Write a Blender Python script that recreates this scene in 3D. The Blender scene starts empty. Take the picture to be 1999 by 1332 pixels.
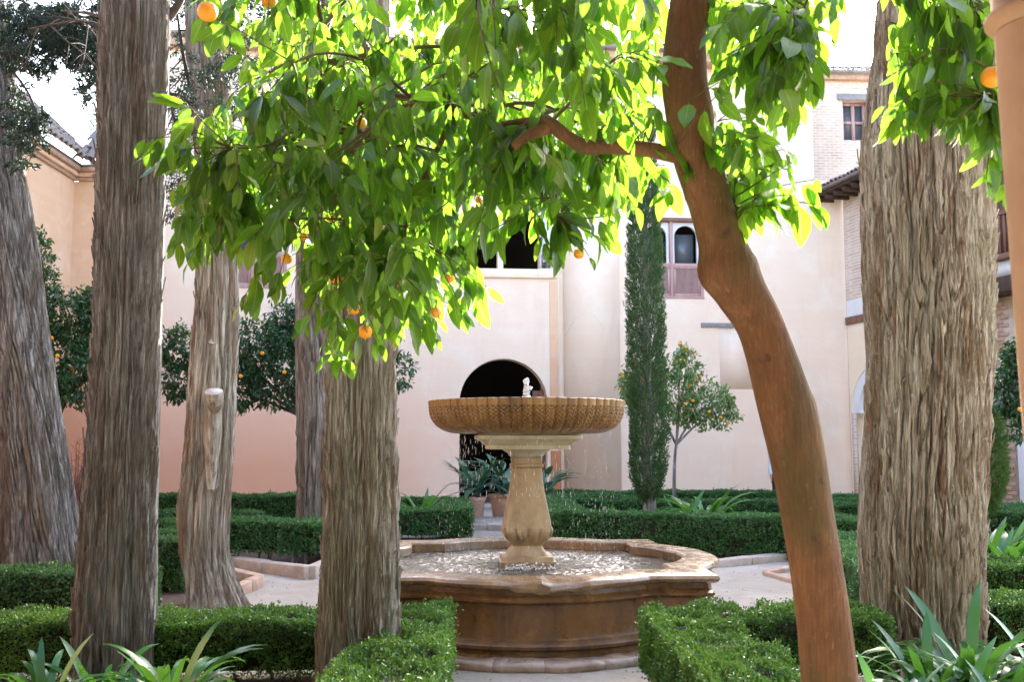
import bpy, math, random
import numpy as np
from mathutils import Vector, Matrix
from mathutils.geometry import tessellate_polygon
random.seed(7); rng = np.random.default_rng(7)
sc = bpy.context.scene
R = math.radians

# ------------------------------------------------------------------ camera
F = 1943.0; PITCH = math.atan((860 - 666) / F); CAMZ = 1.7
cam = bpy.data.cameras.new('camera'); camo = bpy.data.objects.new('camera', cam)
sc.collection.objects.link(camo); sc.camera = camo
cam.sensor_width = 36; cam.lens = 36 * F / 1999; cam.clip_end = 600; cam.clip_start = 0.05
camo.location = (0, 0, CAMZ); camo.rotation_euler = (math.pi / 2 + PITCH, 0, 0)
cam.dof.use_dof = True; cam.dof.focus_distance = 7.5; cam.dof.aperture_fstop = 9

# ------------------------------------------------------------------ light
SUN_AZ, SUN_EL = R(17.5), R(27)
w = bpy.data.worlds.new('World'); sc.world = w; w.use_nodes = True
nt = w.node_tree; bg = nt.nodes['Background']; sky = nt.nodes.new('ShaderNodeTexSky')
sky.sky_type = 'NISHITA'; sky.sun_disc = False; sky.sun_elevation = SUN_EL; sky.sun_rotation = SUN_AZ
sky.dust_density = 3.0; sky.air_density = 0.8; sky.ozone_density = 0.6
nt.links.new(sky.outputs[0], bg.inputs[0]); bg.inputs[1].default_value = 0.15
sl = bpy.data.lights.new('sun', 'SUN'); sl.energy = 4.6; sl.angle = R(0.5); sl.color = (1, 0.97, 0.91)
so = bpy.data.objects.new('sun', sl); sc.collection.objects.link(so)
sd = Vector((math.sin(SUN_AZ) * math.cos(SUN_EL), math.cos(SUN_AZ) * math.cos(SUN_EL), math.sin(SUN_EL)))
so.rotation_euler = sd.to_track_quat('Z', 'Y').to_euler(); so.location = (8, 30, 20)
vs = sc.view_settings; vs.view_transform = 'Standard'; vs.look = 'None'; vs.gamma = 1; vs.use_curve_mapping = False
vs.exposure = 3.3
sc.cycles.max_bounces = 7; sc.cycles.diffuse_bounces = 4; sc.cycles.transmission_bounces = 6; sc.cycles.transparent_max_bounces = 6
sc.cycles.sample_clamp_indirect = 8; sc.cycles.use_denoising = True

# ------------------------------------------------------------------ pixel -> world helpers
cp, sp = math.cos(PITCH), math.sin(PITCH)
def ray(px, py):
    a = (px - 999.5) / F; b = (666 - py) / F
    return Vector((a, cp - b * sp, sp + b * cp))
def at(px, py, D):
    d = ray(px, py); return Vector((0, 0, CAMZ)) + d * (D / d.y)
def gnd(px, py, h=0.0):
    d = ray(px, py); return Vector((0, 0, CAMZ)) + d * ((h - CAMZ) / d.z)
def onpl(px, py, p0, n):
    d = ray(px, py); o = Vector((0, 0, CAMZ)); return o + d * ((p0 - o).dot(n) / d.dot(n))
def proj(p):
    x, y, z = p[0], p[1], p[2] - CAMZ
    f = y * cp + z * sp; u = -y * sp + z * cp
    return 999.5 + F * x / f, 666 - F * u / f

# ------------------------------------------------------------------ object helpers
def link(o): sc.collection.objects.link(o); return o
def tag(o, label=None, cat=None, group=None, kind=None):
    if label: o['label'] = label
    if cat: o['category'] = cat
    if group: o['group'] = group
    if kind: o['kind'] = kind
    return o
def empty(name, loc=(0, 0, 0), rz=0):
    o = bpy.data.objects.new(name, None); o.location = loc; o.rotation_euler = (0, 0, rz); o.empty_display_size = .1
    return link(o)
def mesh(name, V, Fs, mat=None, parent=None, smooth=False, uv=None, world=True):
    """V (n,3) world coordinates; Fs int array (m,3)/(m,4) or list of such / list of polygons"""
    V = np.asarray(V, dtype=np.float32).reshape(-1, 3)
    me = bpy.data.meshes.new(name)
    if isinstance(Fs, np.ndarray): Fs = [Fs]
    if len(Fs) and isinstance(Fs[0], np.ndarray):
        loops = np.concatenate([f.ravel() for f in Fs]).astype(np.int32)
        tot = np.concatenate([np.full(len(f), f.shape[1]) for f in Fs]).astype(np.int32)
        st = np.concatenate([[0], np.cumsum(tot)[:-1]]).astype(np.int32)
        me.vertices.add(len(V)); me.loops.add(len(loops)); me.polygons.add(len(tot))
        me.vertices.foreach_set('co', V.ravel()); me.loops.foreach_set('vertex_index', loops)
        me.polygons.foreach_set('loop_start', st); me.polygons.foreach_set('loop_total', tot)
        me.update(calc_edges=True); me.validate()
    else:
        me.from_pydata([tuple(map(float, v)) for v in V], [], [tuple(map(int, f)) for f in Fs]); me.update()
        loops = None
    if uv is not None and loops is not None:
        ul = me.uv_layers.new(name='uv'); ul.data.foreach_set('uv', np.asarray(uv, dtype=np.float32)[loops].ravel())
    if smooth: me.polygons.foreach_set('use_smooth', np.ones(len(me.polygons), dtype=bool))
    if mat: me.materials.append(mat)
    o = bpy.data.objects.new(name, me); link(o)
    if parent is not None:
        bpy_parent(o, parent)
    return o
def pmat(p):
    m = Matrix.Translation(p.location) @ p.rotation_euler.to_matrix().to_4x4() @ Matrix.Diagonal((*p.scale, 1))
    q = p
    if p.parent is not None: m = pmat(p.parent) @ p.matrix_parent_inverse @ m
    return m
def bpy_parent(o, p):
    o.parent = p; o.matrix_parent_inverse = pmat(p).inverted()
def inst(name, me, M, parent):
    o = bpy.data.objects.new(name, me); link(o); bpy_parent(o, parent)
    loc, q, s = M.decompose(); o.location = loc; o.rotation_euler = q.to_euler(); o.scale = s
    return o

def boxVF(c, s, rz=0, j=0.0):
    """box centre c size s rotated; j = corner jitter"""
    c = np.array(c, float); hx, hy, hz = np.array(s, float) / 2
    v = np.array([[x, y, z] for x in (-hx, hx) for y in (-hy, hy) for z in (-hz, hz)])
    if j: v += rng.uniform(-j, j, v.shape)
    cr, sr = math.cos(rz), math.sin(rz)
    v = np.stack([v[:, 0] * cr - v[:, 1] * sr, v[:, 0] * sr + v[:, 1] * cr, v[:, 2]], 1) + c
    f = np.array([[0, 1, 3, 2], [4, 6, 7, 5], [0, 4, 5, 1], [2, 3, 7, 6], [0, 2, 6, 4], [1, 5, 7, 3]])
    return v, f
class MB:
    def __init__(s): s.V = []; s.F3 = []; s.F4 = []; s.n = 0
    def add(s, V, Fs):
        V = np.asarray(V, float)
        for f in (Fs if isinstance(Fs, list) else [Fs]):
            f = np.asarray(f)
            if len(f) == 0: continue
            (s.F3 if f.shape[1] == 3 else s.F4).append(f + s.n)
        s.V.append(V); s.n += len(V); return s
    def box(s, c, sz, rz=0, j=0): return s.add(*boxVF(c, sz, rz, j))
    def build(s, name, mat, parent=None, smooth=False):
        Fs = []
        if s.F3: Fs.append(np.concatenate(s.F3))
        if s.F4: Fs.append(np.concatenate(s.F4))
        return mesh(name, np.concatenate(s.V), Fs, mat, parent, smooth)
def bevel(o, wd=0.01, seg=2):
    m = o.modifiers.new('bevel', 'BEVEL'); m.width = wd; m.segments = seg; m.limit_method = 'ANGLE'; return o

# vectorised value noise
_perm = np.random.default_rng(3).permutation(4096); _val = np.random.default_rng(4).uniform(-1, 1, 4096)
def _h(i, j, k): return _val[_perm[(_perm[(_perm[i & 4095] + j) & 4095] + k) & 4095]]
def vn(x, y, z):
    x, y, z = np.broadcast_arrays(np.asarray(x, float), np.asarray(y, float), np.asarray(z, float))
    i, j, k = np.floor(x).astype(int), np.floor(y).astype(int), np.floor(z).astype(int)
    u, v, t = x - i, y - j, z - k
    u = u * u * (3 - 2 * u); v = v * v * (3 - 2 * v); t = t * t * (3 - 2 * t)
    def L(a, b, q): return a + (b - a) * q
    return L(L(L(_h(i, j, k), _h(i + 1, j, k), u), L(_h(i, j + 1, k), _h(i + 1, j + 1, k), u), v),
             L(L(_h(i, j, k + 1), _h(i + 1, j, k + 1), u), L(_h(i, j + 1, k + 1), _h(i + 1, j + 1, k + 1), u), v), t)
def fbm(x, y, z, o=3):
    s = 0; a = 1
    for q in range(o): s = s + a * vn(x * 2 ** q + 7.3 * q, y * 2 ** q, z * 2 ** q); a *= .5
    return s

def tubeVF(P, r, n=8, cap=True):
    P = np.asarray(P, float); r = np.broadcast_to(np.asarray(r, float), (len(P),))
    T = np.gradient(P, axis=0); T /= np.linalg.norm(T, axis=1)[:, None] + 1e-9
    up = np.array([0, 0, 1.0]) if abs(T[0][2]) < .9 else np.array([1.0, 0, 0])
    rings = []; a = np.linspace(0, 2 * np.pi, n, endpoint=False)
    u = up - T[0] * up.dot(T[0]); u /= np.linalg.norm(u)
    for p, t, rr in zip(P, T, r):
        u = u - t * u.dot(t); u /= np.linalg.norm(u) + 1e-9; v = np.cross(t, u)
        rings.append(p + rr * (np.cos(a)[:, None] * u + np.sin(a)[:, None] * v))
    V = np.concatenate(rings); m = len(P)
    i = np.arange(m - 1)[:, None] * n; j = np.arange(n)[None]; k = (j + 1) % n
    Fq = np.stack([i + j, i + k, i + n + k, i + n + j], -1).reshape(-1, 4)
    Fs = [Fq]
    if cap:
        V = np.concatenate([V, P[:1], P[-1:]]); c0 = m * n; jj = np.arange(n); kk = (jj + 1) % n
        Fs.append(np.stack([np.full(n, c0), kk, jj], 1)); Fs.append(np.stack([np.full(n, c0 + 1), (m - 1) * n + jj, (m - 1) * n + kk], 1))
    return V, Fs
def spline(P, m):
    P = np.asarray(P, float); n = len(P); t = np.linspace(0, n - 1, m); out = []
    for q in t:
        i = min(int(q), n - 2); f = q - i
        p0, p1, p2, p3 = P[max(i - 1, 0)], P[i], P[i + 1], P[min(i + 2, n - 1)]
        out.append(.5 * ((2 * p1) + (-p0 + p2) * f + (2 * p0 - 5 * p1 + 4 * p2 - p3) * f * f + (-p0 + 3 * p1 - 3 * p2 + p3) * f ** 3))
    return np.array(out)
def latheVF(prof, n=48, c=(0, 0), rfun=None):
    a = np.linspace(0, 2 * np.pi, n, endpoint=False); V = []
    for (r, z) in prof:
        rr = np.full(n, r) if rfun is None else rfun(r, z, a)
        V.append(np.stack([c[0] + rr * np.cos(a), c[1] + rr * np.sin(a), np.full(n, z)], 1))
    m = len(prof); i = np.arange(m - 1)[:, None] * n; j = np.arange(n)[None]; k = (j + 1) % n
    return np.concatenate(V), np.stack([i + j, i + k, i + n + k, i + n + j], -1).reshape(-1, 4)

# ------------------------------------------------------------------ materials
class N:
    def __init__(s, name):
        s.m = bpy.data.materials.new(name); s.m.use_nodes = True; s.t = s.m.node_tree; s.b = s.t.nodes['Principled BSDF']
        s.out = s.t.nodes['Material Output']
    def n(s, ty, **k):
        x = s.t.nodes.new(ty)
        for a, v in k.items():
            if a[0] == '_': x.inputs[a[1:].replace('_', ' ')].default_value = v
            else: setattr(x, a, v)
        return x
    def l(s, a, b): s.t.links.new(a, b)
    def coord(s, scale=(1, 1, 1), kind='Object', rot=(0, 0, 0)):
        c = s.n('ShaderNodeTexCoord'); mp = s.n('ShaderNodeMapping'); mp.inputs['Scale'].default_value = scale
        mp.inputs['Rotation'].default_value = rot
        s.l(c.outputs[kind], mp.inputs[0]); return mp.outputs[0]
    def noise(s, vec, scale, detail=4, rough=.55, dist=0):
        x = s.n('ShaderNodeTexNoise', _Scale=scale, _Detail=detail, _Roughness=rough, _Distortion=dist)
        if vec: s.l(vec, x.inputs['Vector'])
        return x.outputs[0]
    def ramp(s, fac, stops):
        x = s.n('ShaderNodeValToRGB'); cr = x.color_ramp
        while len(cr.elements) < len(stops): cr.elements.new(.5)
        for e, (p, c) in zip(cr.elements, stops):
            e.position = p; e.color = (*c, 1) if len(c) == 3 else c
        s.l(fac, x.inputs[0]); return x.outputs[0]
    def mix(s, f, a, b, mode='MIX'):
        x = s.n('ShaderNodeMix', data_type='RGBA', blend_type=mode)
        for i, q in ((0, f), (6, a), (7, b)):
            if isinstance(q, (int, float)): x.inputs[i].default_value = q
            elif isinstance(q, tuple): x.inputs[i].default_value = (*q, 1)
            else: s.l(q, x.inputs[i])
        return x.outputs[2]
    def bump(s, h, dist=.01, st=.6, prev=None):
        x = s.n('ShaderNodeBump', _Strength=st, _Distance=dist); s.l(h, x.inputs['Height'])
        if prev: s.l(prev, x.inputs['Normal'])
        s.l(x.outputs[0], s.b.inputs['Normal']); return x.outputs[0]
    def col(s, c):
        if isinstance(c, tuple): s.b.inputs['Base Color'].default_value = (*c, 1)
        else: s.l(c, s.b.inputs['Base Color'])
    def rough(s, v):
        if isinstance(v, (int, float)): s.b.inputs['Roughness'].default_value = v
        else: s.l(v, s.b.inputs['Roughness'])

def m_plaster(name, base, tint, pale, stain, band=None):
    a = N(name); g = a.coord(); 
    n1 = a.noise(g, .35, 6, .6, .4); n2 = a.noise(g, 1.4, 8, .65); n3 = a.noise(g, 22, 5, .6)
    c = a.mix(a.ramp(n1, [(.3, (0, 0, 0)), (.7, (1, 1, 1))]), base, tint)
    c = a.mix(a.ramp(n2, [(.5, (0, 0, 0)), (.72, (.75, .75, .75))]), c, pale)
    st = a.noise(a.coord((1.3, 1.3, .22)), 1.6, 8, .7, .6)
    c = a.mix(a.ramp(st, [(.56, (0, 0, 0)), (.74, (.55, .55, .55))]), c, stain)
    hz = a.noise(a.coord((.15, .15, 5)), 1.2, 5, .6)
    c = a.mix(a.ramp(hz, [(.45, (0, 0, 0)), (.75, (.22, .22, .22))]), c, pale)
    vo = a.n('ShaderNodeTexVoronoi', feature='DISTANCE_TO_EDGE', _Scale=.75); wv = a.mix(.8, g, a.n('ShaderNodeTexNoise', _Scale=1.5, _Detail=6).outputs[1], 'ADD'); a.l(wv, vo.inputs['Vector'])
    ck = a.ramp(vo.outputs[0], [(.0, (.35, .35, .35)), (.006, (0, 0, 0))]); cm = a.ramp(n1, [(.60, (0, 0, 0)), (.68, (1, 1, 1))]); c = a.mix(a.mix(1.0, ck, cm, 'MULTIPLY'), c, tuple(x * .6 for x in stain))
    dr = a.noise(a.coord((1.1, 1.1, .08)), 2.2, 6, .65); c = a.mix(a.ramp(dr, [(.60, (0, 0, 0)), (.76, (.28, .28, .28))]), c, tuple(x * .9 for x in stain))
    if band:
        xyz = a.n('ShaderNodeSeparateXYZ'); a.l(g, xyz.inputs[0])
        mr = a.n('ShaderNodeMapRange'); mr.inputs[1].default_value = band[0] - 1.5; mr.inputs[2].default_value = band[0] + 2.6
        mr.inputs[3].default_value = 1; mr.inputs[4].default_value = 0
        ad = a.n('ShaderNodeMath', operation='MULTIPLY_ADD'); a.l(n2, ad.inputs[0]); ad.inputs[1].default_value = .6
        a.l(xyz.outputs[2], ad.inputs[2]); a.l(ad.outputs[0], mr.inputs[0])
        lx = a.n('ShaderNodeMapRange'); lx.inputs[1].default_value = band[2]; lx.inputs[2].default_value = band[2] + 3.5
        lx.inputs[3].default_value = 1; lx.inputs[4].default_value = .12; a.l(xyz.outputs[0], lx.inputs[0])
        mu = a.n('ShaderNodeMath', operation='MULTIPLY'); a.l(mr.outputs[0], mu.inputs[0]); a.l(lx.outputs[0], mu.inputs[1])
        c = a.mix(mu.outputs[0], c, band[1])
    a.col(c); a.rough(.9); b = a.bump(n2, .03, .35); a.bump(n3, .004, .5, b); return a.m
def m_simple(name, c1, c2, scale=6, rough=.8, bump=.006, stretch=(1, 1, 1), spec=.3, det=6):
    a = N(name); g = a.coord(stretch); n1 = a.noise(g, scale, det, .6, .2)
    a.col(a.mix(a.ramp(n1, [(.32, (0, 0, 0)), (.68, (1, 1, 1))]), c1, c2)); a.rough(rough)
    a.b.inputs['Specular IOR Level'].default_value = spec
    n2 = a.noise(g, scale * 7, 4, .6)
    b = a.bump(n1, bump * 2, .5); a.bump(n2, bump, .6, b); return a.m
def m_bark(name, cols, fscale=26):
    a = N(name)
    g = a.coord((1, 1, .06)); f1 = a.noise(g, fscale, 8, .7, .5)
    g2 = a.coord((1, 1, .12)); f2 = a.noise(g2, 7, 6, .65, .8)
    c = a.ramp(f1, [(.32, cols[0]), (.44, cols[1]), (.55, cols[2]), (.68, cols[3])])
    c = a.mix(a.ramp(f2, [(.46, (0, 0, 0)), (.62, (.85, .85, .85))]), c, cols[4])
    lich = a.noise(a.coord((1, 1, .5)), 2.3, 6, .6)
    c = a.mix(a.ramp(lich, [(.52, (0, 0, 0)), (.68, (.55, .55, .55))]), c, cols[5])
    a.col(c); a.rough(.92); a.b.inputs['Specular IOR Level'].default_value = .15
    b = a.bump(f1, .045, 1.0); a.bump(a.noise(a.coord((1, 1, .08)), fscale * 2.6, 6, .75), .02, 1.0, b)
    return a.m
def m_leaf(name, lo, hi, tr, rough=.35, trans=.45, uvvein=False, spec=.5, patch=None):
    a = N(name); oi = a.n('ShaderNodeObjectInfo'); ge = a.n('ShaderNodeNewGeometry')
    ad = a.n('ShaderNodeMath', operation='ADD'); a.l(oi.outputs['Random'], ad.inputs[0]); a.l(ge.outputs['Random Per Island'], ad.inputs[1])
    fr = a.n('ShaderNodeMath', operation='FRACT'); a.l(ad.outputs[0], fr.inputs[0])
    c = a.mix(fr.outputs[0], lo, hi)
    if uvvein: c = a.mix(a.ramp(fr.outputs[0], [(.93, (0, 0, 0)), (.96, (1, 1, 1))]), c, (.13, .15, .02))
    tc = a.mix(fr.outputs[0], tuple(x * .75 for x in tr), tr)
    if patch:
        pn = a.noise(a.coord(), patch[0], 3, .5)
        pr = a.ramp(pn, [(.42, (0, 0, 0)), (.62, (1, 1, 1))])
        c = a.mix(pr, c, patch[1])
        br = a.noise(a.coord(), 7, 5, .65); c = a.mix(a.ramp(br, [(.60, (0, 0, 0)), (.72, (.65, .65, .65))]), c, (.10, .085, .035))
    if uvvein:
        uvn = a.n('ShaderNodeUVMap'); sx = a.n('ShaderNodeSeparateXYZ'); a.l(uvn.outputs[0], sx.inputs[0])
        ab = a.n('ShaderNodeMath', operation='SUBTRACT'); a.l(sx.outputs[0], ab.inputs[0]); ab.inputs[1].default_value = .5
        a2 = a.n('ShaderNodeMath', operation='ABSOLUTE'); a.l(ab.outputs[0], a2.inputs[0])
        mid = a.ramp(a2.outputs[0], [(.0, (1, 1, 1)), (.035, (0, 0, 0))])
        # side veins: sin(v*k - |u|*m)
        mu = a.n('ShaderNodeMath', operation='MULTIPLY_ADD'); a.l(a2.outputs[0], mu.inputs[0]); mu.inputs[1].default_value = -42
        m3 = a.n('ShaderNodeMath', operation='MULTIPLY'); a.l(sx.outputs[1], m3.inputs[0]); m3.inputs[1].default_value = 68
        a.l(m3.outputs[0], mu.inputs[2])
        sn = a.n('ShaderNodeMath', operation='SINE'); a.l(mu.outputs[0], sn.inputs[0])
        vein = a.ramp(sn.outputs[0], [(.55, (0, 0, 0)), (1, (1, 1, 1))])
        both = a.mix(.4, mid, vein, 'ADD')
        c = a.mix(both, c, a.mix(.55, c, (.25, .42, .1))); tc = a.mix(both, tc, a.mix(.4, tc, (.75, .95, .35)))
        a.bump(both, .0015, .4)
    a.col(c); a.rough(rough); a.b.inputs['Specular IOR Level'].default_value = spec
    tn = a.n('ShaderNodeBsdfTranslucent'); a.l(tc, tn.inputs[0])
    mx = a.n('ShaderNodeMixShader'); mx.inputs[0].default_value = trans
    a.l(a.b.outputs[0], mx.inputs[1]); a.l(tn.outputs[0], mx.inputs[2]); a.l(mx.outputs[0], a.out.inputs[0])
    return a.m

M = {}
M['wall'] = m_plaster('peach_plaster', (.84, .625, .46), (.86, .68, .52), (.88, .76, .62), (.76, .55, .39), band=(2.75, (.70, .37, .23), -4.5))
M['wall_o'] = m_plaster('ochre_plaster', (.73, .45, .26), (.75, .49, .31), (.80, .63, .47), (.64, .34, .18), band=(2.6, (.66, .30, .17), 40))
M['wall_r'] = m_plaster('cream_plaster', (.84, .65, .44), (.86, .71, .52), (.88, .78, .63), (.68, .50, .36))
M['low_bounce'] = m_simple('low_bounce_grey_plaster', (.17, .16, .15), (.24, .23, .215), 2, .9, .006)  # grey kept dark so the unseen gallery bounces less light forward
M['white'] = m_simple('white_plaster', (.78, .77, .75), (.70, .68, .65), 3, .85, .004)
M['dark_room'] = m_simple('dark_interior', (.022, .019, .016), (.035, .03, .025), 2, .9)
M['wood'] = m_simple('weathered_wood', (.16, .075, .05), (.26, .13, .09), 9, .7, .003, (1, 1, .15))
M['wood_pink'] = m_simple('faded_rose_wood', (.42, .24, .21), (.52, .34, .30), 9, .7, .003, (1, 1, .15))
M['wood_dark'] = m_simple('dark_eave_wood', (.05, .03, .022), (.10, .06, .04), 7, .8, .004, (1, 1, .3))
M['edge_orange'] = m_simple('orange_edge_plaster', (.36, .13, .05), (.50, .22, .09), 5, .75, .003, (1, 1, .2))
M['lintel'] = m_simple('grey_lintel', (.20, .18, .18), (.30, .27, .26), 6)
M['tile'] = m_simple('old_roof_tile', (.32, .24, .19), (.16, .14, .13), 5, .9, .01)
M['tile_pale'] = m_simple('pale_roof_tile', (.42, .37, .33), (.22, .19, .17), 5, .9, .01)
M['brick'] = m_simple('worn_brick', (.42, .25, .17), (.55, .38, .27), 8, .92, .008)
M['mortar'] = m_simple('mortar', (.50, .40, .31), (.60, .50, .41), 10, .95, .008)
M['sand'] = None
def m_sand():
    a = N('pale_sand_path'); g = a.coord(); n1 = a.noise(g, .9, 7, .65, .5); n2 = a.noise(g, 60, 4, .7); n3 = a.noise(g, 9, 6, .6)
    c = a.ramp(n1, [(.3, (.27, .23, .185)), (.5, (.36, .31, .255)), (.7, (.44, .385, .32))])
    c = a.mix(a.ramp(n3, [(.55, (0, 0, 0)), (.75, (.5, .5, .5))]), c, (.30, .26, .22))
    c = a.mix(a.ramp(n2, [(.55, (0, 0, 0)), (.7, (.5, .5, .5))]), c, (.24, .21, .18))
    a.col(c); a.rough(.95); b = a.bump(n3, .03, .5); a.bump(n2, .008, .8, b); return a.m
M['sand'] = m_sand()
M['soil'] = m_simple('dark_soil', (.07, .05, .035), (.14, .10, .07), 14, .95, .02)
M['kerb'] = m_simple('worn_kerb_stone', (.38, .30, .24), (.52, .43, .36), 7, .9, .012)
M['terracotta_kerb'] = m_simple('terracotta_kerb', (.40, .24, .16), (.55, .40, .30), 7, .9, .012)
def m_stone(name, a1, a2, a3, rough=.55, wet=.5):
    a = N(name); g = a.coord((1, 1, .22)); n1 = a.noise(g, 5.5, 7, .65, .6); n2 = a.noise(a.coord((1, 1, 1)), 9, 7, .65)
    n3 = a.noise(a.coord((1, 1, .1)), 16, 5, .6)
    c = a.ramp(n1, [(.28, a3), (.47, a1), (.68, a2)])
    c = a.mix(a.ramp(n2, [(.5, (0, 0, 0)), (.72, (.6, .6, .6))]), c, a3)
    c = a.mix(a.ramp(n3, [(.6, (0, 0, 0)), (.75, (.5, .5, .5))]), c, tuple(x * 1.35 for x in a2))
    a.col(c); a.rough(a.ramp(n2, [(.3, (rough - .25,) * 3), (.7, (rough + .15,) * 3)]))
    a.b.inputs['Specular IOR Level'].default_value = wet
    b = a.bump(n2, .012, .4); a.bump(a.noise(g, 70, 4, .6), .003, .5, b); return a.m
M['basin'] = m_stone('rust_stained_marble', (.135, .066, .023), (.215, .115, .042), (.05, .027, .013), .4, .6)
M['bowl'] = m_stone('amber_stained_stone', (.22, .12, .036), (.31, .185, .064), (.10, .055, .02), .45, .5)
M['coping'] = m_stone('brown_marble_coping', (.21, .13, .066), (.31, .21, .12), (.11, .065, .034), .32, .8)
M['pedestal'] = m_stone('ochre_marble', (.33, .25, .145), (.42, .335, .21), (.22, .155, .085), .5, .5)
M['plinth'] = m_stone('white_marble', (.50, .47, .33), (.60, .58, .46), (.34, .32, .20), .5, .4)
M['step'] = m_stone('wet_step_stone', (.36, .26, .20), (.46, .36, .29), (.18, .12, .09), .4, .7)
M['terracotta'] = m_simple('terracotta_pot', (.58, .34, .24), (.66, .43, .33), 4, .8, .003)
bc_grey = [(.055, .050, .044), (.20, .185, .165), (.36, .34, .31), (.58, .56, .53), (.18, .135, .10), (.21, .21, .155)]
bc_pale = [(.09, .065, .045), (.44, .385, .29), (.76, .71, .57), (.86, .83, .72), (.30, .18, .10), (.46, .45, .32)]
M['bark'] = m_bark('grey_cypress_bark', bc_grey)
M['bark_mid'] = m_bark('ridged_cypress_bark', [tuple(.5 * (x + y) for x, y in zip(p, q)) for p, q in zip(bc_grey, bc_pale)])
M['bark_pale'] = m_bark('pale_cypress_bark', bc_pale, 34)
M['bark_cut'] = m_simple('pale_cut_wood', (.50, .47, .46), (.36, .32, .30), 20, .85, .002)
def m_obark():
    a = N('orange_tree_bark'); g = a.coord((1, 1, .35)); n1 = a.noise(g, 9, 7, .7, .4); n2 = a.noise(a.coord((1, 1, .16)), 90, 5, .7)
    c = a.ramp(n1, [(.3, (.085, .048, .024)), (.5, (.16, .080, .034)), (.7, (.24, .13, .06))])
    mo = a.noise(a.coord((1, 1, .5)), 3.2, 5, .6); c = a.mix(a.ramp(mo, [(.5, (0, 0, 0)), (.66, (.75, .75, .75))]), c, (.065, .062, .022))
    sp_ = a.noise(a.coord((1, 1, .45)), 70, 4, .6); c = a.mix(a.ramp(sp_, [(.62, (0, 0, 0)), (.74, (.6, .6, .6))]), c, (.34, .2, .1)); kn = a.noise(a.coord((1, 1, .8)), 17, 3, .5); c = a.mix(a.ramp(kn, [(.66, (0, 0, 0)), (.74, (.7, .7, .7))]), c, (.035, .025, .018))
    gr = a.noise(a.coord((1, 1, .07)), 120, 5, .75); c = a.mix(a.ramp(gr, [(.35, (.55, .55, .55)), (.65, (0, 0, 0))]), c, (.06, .03, .014))
    a.col(c); a.rough(.75); a.b.inputs['Specular IOR Level'].default_value = .25
    b = a.bump(n1, .012, .8); b = a.bump(a.noise(a.coord((1, 1, .12)), 30, 6, .7), .006, .8, b); a.bump(n2, .003, .9, b); return a.m
M['obark'] = m_obark()
M['twig'] = m_simple('green_brown_twig', (.07, .05, .02), (.12, .10, .035), 12, .7)
M['twig_dark'] = m_simple('dark_branch', (.045, .035, .028), (.09, .07, .055), 12, .85)
M['oleaf'] = m_leaf('orange_leaf', (.006, .030, .008), (.021, .072, .012), (.24, .52, .012), .27, .5, True, .5)
M['oleaf_bg'] = m_leaf('dark_orange_leaf', (.014, .055, .022), (.03, .10, .035), (.10, .22, .04), .3, .25, False, .6)
M['oleaf_far'] = m_leaf('pale_orange_leaf', (.07, .17, .06), (.18, .32, .11), (.36, .48, .1), .4, .35)
M['box'] = m_leaf('box_leaf', (.022, .085, .015), (.085, .22, .035), (.16, .32, .04), .36, .28, False, .55, (1.6, (.12, .26, .035)))
M['box_far'] = m_leaf('dark_box_leaf', (.028, .105, .032), (.10, .24, .07), (.15, .30, .07), .38, .28, False, .5, (1.2, (.05, .15, .035)))
M['box_core'] = m_simple('hedge_twigs', (.012, .014, .006), (.028, .024, .014), 18, .95, .02)
M['cyp'] = m_leaf('cypress_scale', (.035, .085, .035), (.10, .19, .06), (.12, .22, .06), .6, .2, False, .3)
M['cyp_bright'] = m_leaf('cypress_scale_bright', (.05, .12, .03), (.13, .23, .05), (.16, .26, .05), .6, .25, False, .3)
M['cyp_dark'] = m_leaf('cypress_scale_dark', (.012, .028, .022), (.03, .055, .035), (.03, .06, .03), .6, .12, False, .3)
M['cyp_haze'] = m_leaf('cypress_scale_hazed', (.10, .17, .15), (.2, .28, .25), (.12, .2, .15), .7, .15, False, .2)  # distance haze put into the paler leaf colour
M['strap'] = m_leaf('strap_leaf', (.02, .10, .025), (.06, .21, .04), (.16, .40, .04), .28, .35, False, .6)
M['broad'] = m_leaf('aspidistra_leaf', (.02, .09, .05), (.06, .17, .10), (.08, .22, .07), .3, .2, False, .6)
def m_orange():
    a = N('orange_peel'); n = a.noise(a.coord(), 140, 3, .6); n1 = a.noise(a.coord(), 12, 2)
    a.col(a.mix(n1, (.78, .25, .008), (.86, .42, .015))); a.rough(.4); a.bump(n, .002, .4)
    a.b.inputs['Subsurface Weight'].default_value = .15; a.b.inputs['Subsurface Radius'].default_value = (.02, .01, .003)
    return a.m
M['orange'] = m_orange()
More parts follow.
